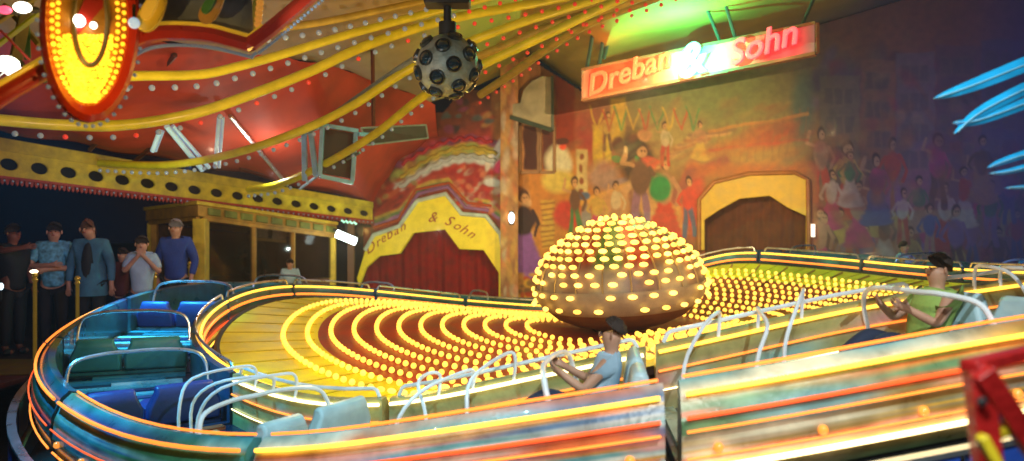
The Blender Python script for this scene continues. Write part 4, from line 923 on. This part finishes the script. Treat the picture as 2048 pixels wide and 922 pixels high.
# ------------------------------------------------------------------ people
def skinmesh(name,nodes,edges,m,parent,sub=2,root=0):
    """nodes: [(Vector,radius)]"""
    me=bpy.data.meshes.new(name); off=parent_loc(parent)
    me.from_pydata([tuple(p-off) for p,_ in nodes],edges,[]); me.materials.append(m)
    o=bpy.data.objects.new(name,me); COL.objects.link(o); o.parent=parent
    sk=o.modifiers.new('skin','SKIN'); sk.use_smooth_shade=True
    for i,(p,r_) in enumerate(nodes):
        rr=r_ if isinstance(r_,tuple) else (r_,r_)
        me.skin_vertices[0].data[i].radius=rr; me.skin_vertices[0].data[i].use_root=(i==root)
    s_=o.modifiers.new('sub','SUBSURF'); s_.levels=sub; s_.render_levels=sub
    return o
m_skin=mat('skin',(.50,.26,.17),.5,bump=.05,bscale=120); m_hair=mat('dark_hair',(.03,.015,.01),.7,bump=.6,bscale=90)
def person(label,base,yaw,h,top,trou,hair,pose,group=None,long=False,seated=False,name='person',lean=0.,skin=None):
    s=h/1.72; base=Vector(base); c=thing(name,label,'person',base,group)
    R=Matrix.Rotation(yaw,3,'Z')
    if lean: RL=Matrix.Rotation(lean,3,'X')
    def T(x,y,z):
        v=Vector((x,y,z))*s
        if lean: v=RL@v
        return base+R@v      # x right, -y forward, z up
    zo=-.80 if seated else 0
    J={}
    J['pel']=(T(0,0,.94+zo),.135*s); J['wai']=(T(0,-.01,1.08+zo),(.125*s,.10*s)); J['che']=(T(0,.0,1.28+zo),(.155*s,.115*s)); J['nb']=(T(0,.01,1.43+zo),.065*s); J['nk']=(T(0,0,1.475+zo),.054*s)
    hd=pose.get('head',(0,0)); J['hd1']=(T(hd[0]*.5,-.02+hd[1]*.5,1.54+zo),.084*s); J['hd2']=(T(hd[0],-.025+hd[1],1.625+zo),.092*s)
    nodes=[J['pel'],J['wai'],J['che'],J['nb'],J['nk'],J['hd1'],J['hd2']]; edges=[(0,1),(1,2),(2,3),(3,4),(4,5),(5,6)]
    jw=[]
    for sd,k in ((-1,'l'),(1,'r')):
        e,w=pose.get(k,((.24,.02,1.12),(.25,-.06,.88)))
        i=len(nodes)
        nodes+=[(T(sd*.175,0,1.39+zo),.062*s),(T(sd*e[0],e[1],e[2]+zo),.042*s),(T(sd*w[0],w[1],w[2]+zo),.030*s)]
        edges+=[(2,i),(i,i+1),(i+1,i+2)]
        E=T(sd*e[0],e[1],e[2]+zo); Wp=T(sd*w[0],w[1],w[2]+zo); dr=(Wp-E).normalized()
        side=dr.cross(R@Vector((0,-1,.2))).normalized()
        pc=Wp+dr*.05*s; nodes.append((pc,(.036*s,.022*s))); edges.append((i+2,i+3)); pi=i+3
        for q,(o_,l_) in enumerate(((-.027,.055),(-.010,.070),(.008,.066),(.024,.052))):
            j=len(nodes); bend=dr.cross(side)*.012*s
            nodes+=[(pc+dr*.035*s+side*o_*s,.0095*s),(pc+dr*(.035+l_*.6)*s+side*o_*s*1.15+bend,.0085*s),(pc+dr*(.032+l_)*s+side*o_*s*1.15+bend*2.4,.007*s)]
            edges+=[(pi,j),(j,j+1),(j+1,j+2)]
        j=len(nodes); nodes+=[(pc+side*-.036*s,.011*s),(pc+side*-.055*s+dr*.035*s,.009*s)]; edges+=[(pi,j),(j,j+1)]
        jw.append((E,Wp,T(sd*.175,0,1.39+zo),sd))
    for sd in (-1,1):
        i=len(nodes)
        if seated: nodes+=[(T(sd*.10,-.05,.90+zo),.09*s),(T(sd*.12,-.44,.96+zo),.062*s),(T(sd*.12,-.66,.72+zo),.045*s),(T(sd*.12,-.76,.70+zo),.036*s)]
        else: nodes+=[(T(sd*.09,0,.86),.09*s),(T(sd*.10,-.01,.48),.062*s),(T(sd*.10,.01,.08),.042*s),(T(sd*.11,-.14,.035),.034*s)]
        edges+=[(0,i),(i,i+1),(i+1,i+2),(i+2,i+3)]
    body=skinmesh('body',nodes,edges,skin or m_skin,c)
    # face
    hc=T(hd[0],-.025+hd[1],1.60+zo)
    b=MB()
    def TT(x,y,z): return hc+R@(Vector((x,y,z))*s)
    b.sphere(TT(0,-.095,-.01),.016*s,8,6,(.8,1,1.4)); o=b.build('nose',skin or m_skin,c)
    for sd in(-1,1):
        b=MB(); b.sphere(TT(sd*.031,-.086,.006),.0075*s,8,6); b.build('eye',m_dark,c)
        b=MB(); b.sphere(TT(sd*.088,-.0,-.005),.022*s,8,6,(.4,.8,1.3)); b.build('ear',skin or m_skin,c)
    b=MB(); b.sphere(TT(0,-.082,-.045),.014*s,8,6,(1.7,.7,.5)); b.build('mouth',mat('lips',(.35,.08,.07),.5),c)
    # hair
    b=MB()
    nu,nv=22,12; vs=[]; fs=[]
    for j in range(nv+1):
        ph=math.pi*(j/nv)*(.62 if not long else .62)
        for k in range(nu):
            a=2*math.pi*k/nu; ff=.5-.5*math.sin(a)     # front = -y
            p2=ph*(1-.68*ff) ; rr=.101+.005*math.sin(a*7+j)+random.uniform(-.004,.005)
            vs.append(TT(rr*math.sin(p2)*math.cos(a),rr*1.06*math.sin(p2)*math.sin(a)+.012,.02+rr*1.12*math.cos(p2)-(0.10*(j/nv)**2*(1-ff)**.5 if long else 0)))
    for j in range(nv):
        for k in range(nu): fs.append((j*nu+k,j*nu+(k+1)%nu,(j+1)*nu+(k+1)%nu,(j+1)*nu+k))
    b.add(vs,fs); b.build('hair',hair,c)
    # clothes: shells over the same skeleton
    tn=[(T(0,-.0,.83+zo),(.17*s,.15*s)),(J['pel'][0],(.168*s,.15*s)),(J['wai'][0],(.165*s,.145*s)),(J['che'][0],(.19*s,.155*s)),(T(0,.005,1.405+zo),(.115*s,.095*s)),(T(0,.003,1.455+zo),.074*s)]; te=[(0,1),(1,2),(2,3),(3,4),(4,5)]
    for (E,Wp,Sh,sd) in jw:
        i=len(tn); f=pose.get('sleeve',1.)
        tn+=[(Sh,.102*s),(Sh.lerp(E,min(1,f)),.058*s)]; te+=[(3,i),(i,i+1)]
        if f>=1: tn.append((E.lerp(Wp,.85),.046*s)); te.append((i+1,i+2))
    skinmesh('top',tn,te,top,c)
    if pose.get('hem'):
        b=MB(); prof=[(.17,1.15),(.19,.95),(.205,.72)]
        b.lathe([(r_*s,(z+zo)*s) for r_,z in prof],base,24,Matrix.Rotation(0,3,'Z')); b.build('jacket_hem',pose['hem'],c)
    ln=[(J['pel'][0],.148*s)]; le=[]
    for sd in (-1,1):
        i=len(ln)
        if seated: ln+=[(T(sd*.10,-.05,.90+zo),.105*s),(T(sd*.12,-.44,.96+zo),.078*s),(T(sd*.12,-.65,.74+zo),.062*s)]
        else: ln+=[(T(sd*.09,0,.84),.108*s),(T(sd*.10,-.01,.48),.08*s),(T(sd*.10,.01,.10),.066*s)]
        le+=[(0,i),(i,i+1),(i+1,i+2)]
    skinmesh('trousers',ln,le,trou,c)
    for sd in (-1,1):
        b=MB(); p=T(sd*.11,-.08,.045) if not seated else T(sd*.12,-.70,.70+zo)
        b.sphere(p,.05*s,12,8,(.95,2.4,.9)); o=b.build('shoe',m_dark,c)
    return c
m_lb=mat('light_blue_shirt',(.12,.40,.58),.7,var=.6,vscale=18,bump=.2); m_dn=mat('denim',(.05,.17,.28),.8,bump=.4,var=.3); m_bl=mat('blue_sweater',(.02,.055,.30),.8,bump=.3); m_bk=mat('black_cloth',(.012,.012,.016),.8,bump=.2); m_wt=mat('white_top',(.36,.52,.66),.7,bump=.2); m_mr=mat('maroon_top',(.10,.015,.02),.8); m_jn=mat('dark_jeans',(.015,.025,.06),.8)
m_gh=mat('grey_hair',(.22,.2,.22),.7,bump=.5,bscale=90); m_bh=mat('brown_hair',(.10,.035,.015),.7,bump=.5,bscale=90)
def gp_(px,D): v=at(px,461,D); return (v.x,v.y,0)
person('woman in a light blue patterned shirt standing with arms crossed',gp_(107,10.8),.35,1.70,m_lb,m_bk,m_hair,{'l':((.27,-.08,1.14),(-.02,-.25,1.16)),'r':((.27,-.08,1.12),(-.05,-.22,1.10)),'sleeve':.8,'head':(.02,-.03)})
jw_=person('woman in a long denim jacket looking down to one side',gp_(182,10.8),.1,1.74,m_dn,m_bk,m_bh,{'head':(-.02,-.05),'l':((.26,.0,1.12),(.27,-.03,.86)),'r':((.26,0,1.12),(.27,-.03,.86)),'hem':m_dn},long=True)
b=MB(); q_=Vector(jw_.location); b.sphere(q_+Vector((.015,-.10,1.08)),.11,14,10,(.80,.85,3.3)); b.build('black_undershirt',m_bk,jw_)
person('child in a white top holding hands up to the mouth',gp_(284,10.9),.3,1.52,m_wt,m_jn,m_hair,{'l':((.24,-.10,1.18),(.03,-.17,1.43)),'r':((.26,-.08,1.16),(.05,-.17,1.42)),'sleeve':.8})
person('small child in a maroon top behind the child in white',gp_(246,11.4),-.2,1.35,m_mr,m_jn,m_hair,{'l':((.25,-.02,1.15),(.15,-.2,1.2))})
person('tall man in a plain blue sweater before the booth window',gp_(352,11.9),.05,1.76,m_bl,m_bk,m_gh,{'l':((.27,.02,1.13),(.24,-.08,.88)),'r':((.27,.02,1.13),(.24,-.08,.88))})
person('dim person at the left edge stretching out one arm',gp_(25,10.4),1.2,1.68,m_bk,m_bk,m_hair,{'l':((.33,-.25,1.38),(.22,-.5,1.42)),'sleeve':.5},skin=mat('dim_skin',(.20,.07,.04),.6))  # darker skin copy, dimness put into its colour
person('small child in pale blue standing before the right end of the booth',gp_(580,13.6),.4,1.12,m_wt,m_jn,m_hair,{})
person('dark clad person inside the ticket booth',gp_(505,14.9),.2,1.62,m_bk,m_bk,m_hair,{'l':((.3,-.15,1.15),(.15,-.35,1.2))},skin=mat('dim_skin'))
# denim panels of the open jacket
# riders
def rider(th,r,label,top,dz,yawoff,pose,hair=m_hair,h=1.6,lean=.0):
    p=P(th,r,dz); a=math.radians(th)
    # travel direction: towards decreasing theta
    d=Vector((math.sin(a),-math.cos(a),0)); yaw=math.atan2(-d.x*-1,-d.y) 
    yaw=math.atan2(d.x,-d.y)+yawoff
    return person(label,p,yaw,h,top,m_jn,hair,pose,seated=True,lean=lean)
armup={'l':((.25,-.14,1.15),(.16,-.34,1.22)),'r':((.25,-.14,1.15),(.16,-.34,1.22)),'sleeve':.55}
m_gt=mat('lime_top',(.30,.45,.10),.7,bump=.2); m_bt=mat('bright_blue_top',(.04,.20,.50),.7,bump=.2)
def car_at(th):
    i=int(((th+180)%360)//SP); return car_info[i]
RIDERS=[(3,0,4.78,'rider in a pale top holding the bar of the near crest car',m_wt),(4,0,4.80,'rider in a lime top holding the bar above the red steel frame',m_gt),(8,0,5.1,'rider in a bright blue top on the far right of the ring',m_bt),(9,0,5.0,'rider in a pale top in the farthest right car',m_wt)]
for ci,_o,r,lb,m in RIDERS:
    c,t0,t1,tm=car_info[ci]
    rider(t1-3.6,r,lb,m,-.33,0,armup,h=1.14,lean=-.22)

# ------------------------------------------------------------------ lights
def light(kind,loc,col,power,size=.2,target=None,spot=None,name='lamp'):
    l=bpy.data.lights.new(name,kind); l.color=col; l.energy=power
    if kind in('POINT','SPOT'): l.shadow_soft_size=size
    if kind=='AREA': l.size=size
    if spot: l.spot_size=math.radians(spot); l.spot_blend=.8
    o=bpy.data.objects.new(name,l); COL.objects.link(o); o.location=loc
    if target is not None: o.rotation_euler=(Vector(target)-Vector(loc)).to_track_quat('-Z','Y').to_euler()
    return o
# warm glow of the centrepiece bulbs
light('POINT',(CX,CY-.5,2.45),(1,.6,.16),60,0,name='dome_glow')
light('POINT',(-1.2,6.6,1.6),(1,.62,.12),55,0,name='platform_bulb_glow')
light('POINT',(3.3,7.4,1.35),(1,.62,.2),60,0,name='platform_bulb_glow')
# neon sign
light('POINT',WS.pt(1394,122,.55),(.06,1,.5),170,0,name='ampersand_glow')
light('POINT',WS.pt(1250,150,.45),(1,.2,.05),7,0,name='red_neon_glow')
light('POINT',WS.pt(1560,100,.45),(1,.15,.12),7,0,name='pink_neon_glow')
# cyan and blue ride spotlights, then unseen spots added for brightness
light('SPOT',(-4.6,8.8,2.8),(.05,.62,1),1050,0,(-4.0,8.8,.4),54,'cyan_spotlight')
light('SPOT',(-3.3,4.9,3.1),(.06,.55,1),760,0,(-2.9,5.5,.4),62,'cyan_spotlight')
light('SPOT',(-2.4,11.8,2.7),(.05,.55,1),220,0,(-2.3,12.0,.4),80,'cyan_spotlight')
light('SPOT',(-1.2,3.0,3.3),(.3,.8,1),260,0,(-.9,4.2,.4),60,'cyan_spotlight')
light('SPOT',(5.5,5.0,3.6),(.12,.3,1),500,0,(6.2,9,1.2),85,'blue_spotlight')
light('SPOT',(1.5,1.2,3.9),(.8,.95,1),520,0,(.8,4.3,.8),75,'white_fill_spot')  # unseen spot added to brighten the near cars
light('SPOT',(-1.0,11.0,1.6),(1,.88,.6),330,0,(-1.7,16,2.2),75,'portal_fill_spot')  # unseen spot added to make the curtain portal more vivid
light('SPOT',(3.6,11.0,2.2),(1,.6,.2),100,0,(4.2,14.5,2.1),55,'portal_fill_spot')  # extra spot added for a glow on the second arch
light('POINT',(-5.3,14.9,1.7),(1,.6,.25),9,0,name='booth_lamp')
light('POINT',at(692,500,14.4),(.8,1,.9),12,0,name='fluorescent_glow')
light('POINT',at(545,345,11.6),(1,1,.9),22,0,name='tip_lamp')
light('SPOT',(-4.2,8.2,2.0),(1,.9,.35),130,0,(-5.2,12.2,3.0),62,'frieze_fill_spot')  # unseen spot added to brighten the frieze
light('SPOT',(-3.2,10.6,1.7),(1,.85,.4),70,0,(-3.6,14,1.7),50,'booth_fill_spot')  # extra spot added to brighten the booth
light('POINT',at(170,120,3.2),(1,.6,.15),8,0,name='medallion_glow')
light('SPOT',(-1.5,4,2.0),(1,.6,.35),420,0,(-3.4,12,4.0),90,'roof_fill_spot')  # unseen spot added to lift the red tarpaulin
light('SPOT',(1,2.5,1.9),(1,.78,.3),60,0,(2,9,5),100,'roof_fill_spot')  # unseen fill added for the canopy ceiling
light('SPOT',(1.5,9.0,3.3),(1,.68,.32),1000,0,(2.4,15,2.1),75,'wall_fill_spot')  # unseen spot added to brighten the painted wall
light('SPOT',(1.0,.5,2.3),(1,.92,.85),45,0,(1.2,1.9,1.0),60,'white_fill_spot')  # fill added to light the red steel frame
light('SPOT',(.3,.9,2.5),(.95,1,.9),170,0,(.9,3.5,.7),85,'white_fill_spot')  # fill added to lift the dark outer car sides
light('SPOT',(-1.2,3.2,2.5),(.75,.95,1),60,0,bc_,30,'ball_fill_spot')  # small spot added for highlights on the ball's lenses
light('SPOT',(6,7,3.3),(.08,.14,1),420,0,(8.2,12.4,4.0),80,'blue_wall_fill')  # blue fill added for the upper right wall
light('SPOT',(-3.0,7.5,2.2),(.12,.4,1),110,0,(-5.2,11,1.1),60,'blue_crowd_fill')  # blue fill added for the onlookers' clothes

hz=MB(); hz.box((3.2,9,2.6),13.4,17,5.2)
mh=bpy.data.materials.new('fairground_haze'); mh.use_nodes=True; nt=mh.node_tree; nt.nodes.remove(nt.nodes['Principled BSDF'])
vs_=nt.nodes.new('ShaderNodeVolumeScatter'); vs_.inputs['Density'].default_value=.0042; vs_.inputs['Anisotropy'].default_value=.2; vs_.inputs['Color'].default_value=(.9,.9,1,1)
nt.links.new(vs_.outputs[0],nt.nodes['Material Output'].inputs['Volume'])
ho=hz.build('haze',mh,smooth=False); ho['kind']='stuff'; ho['label']='thin smoky haze hanging over the ride'
w=bpy.data.worlds.new('World'); S.world=w; w.use_nodes=True
w.node_tree.nodes['Background'].inputs[0].default_value=(.012,.018,.05,1); w.node_tree.nodes['Background'].inputs[1].default_value=.12

cam=bpy.data.cameras.new('camera'); co=bpy.data.objects.new('camera',cam); COL.objects.link(co); S.camera=co
co.location=(0,0,EYE); co.rotation_euler=(math.radians(90),0,0); cam.sensor_width=36; cam.lens=36*F/2048; cam.clip_end=500; cam.clip_start=.05
cam.dof.use_dof=True; cam.dof.focus_distance=6.5; cam.dof.aperture_fstop=1.2
S.view_settings.view_transform='Standard'; S.view_settings.look='None'; S.view_settings.exposure=0
S.cycles.use_denoising=True; S.cycles.max_bounces=5
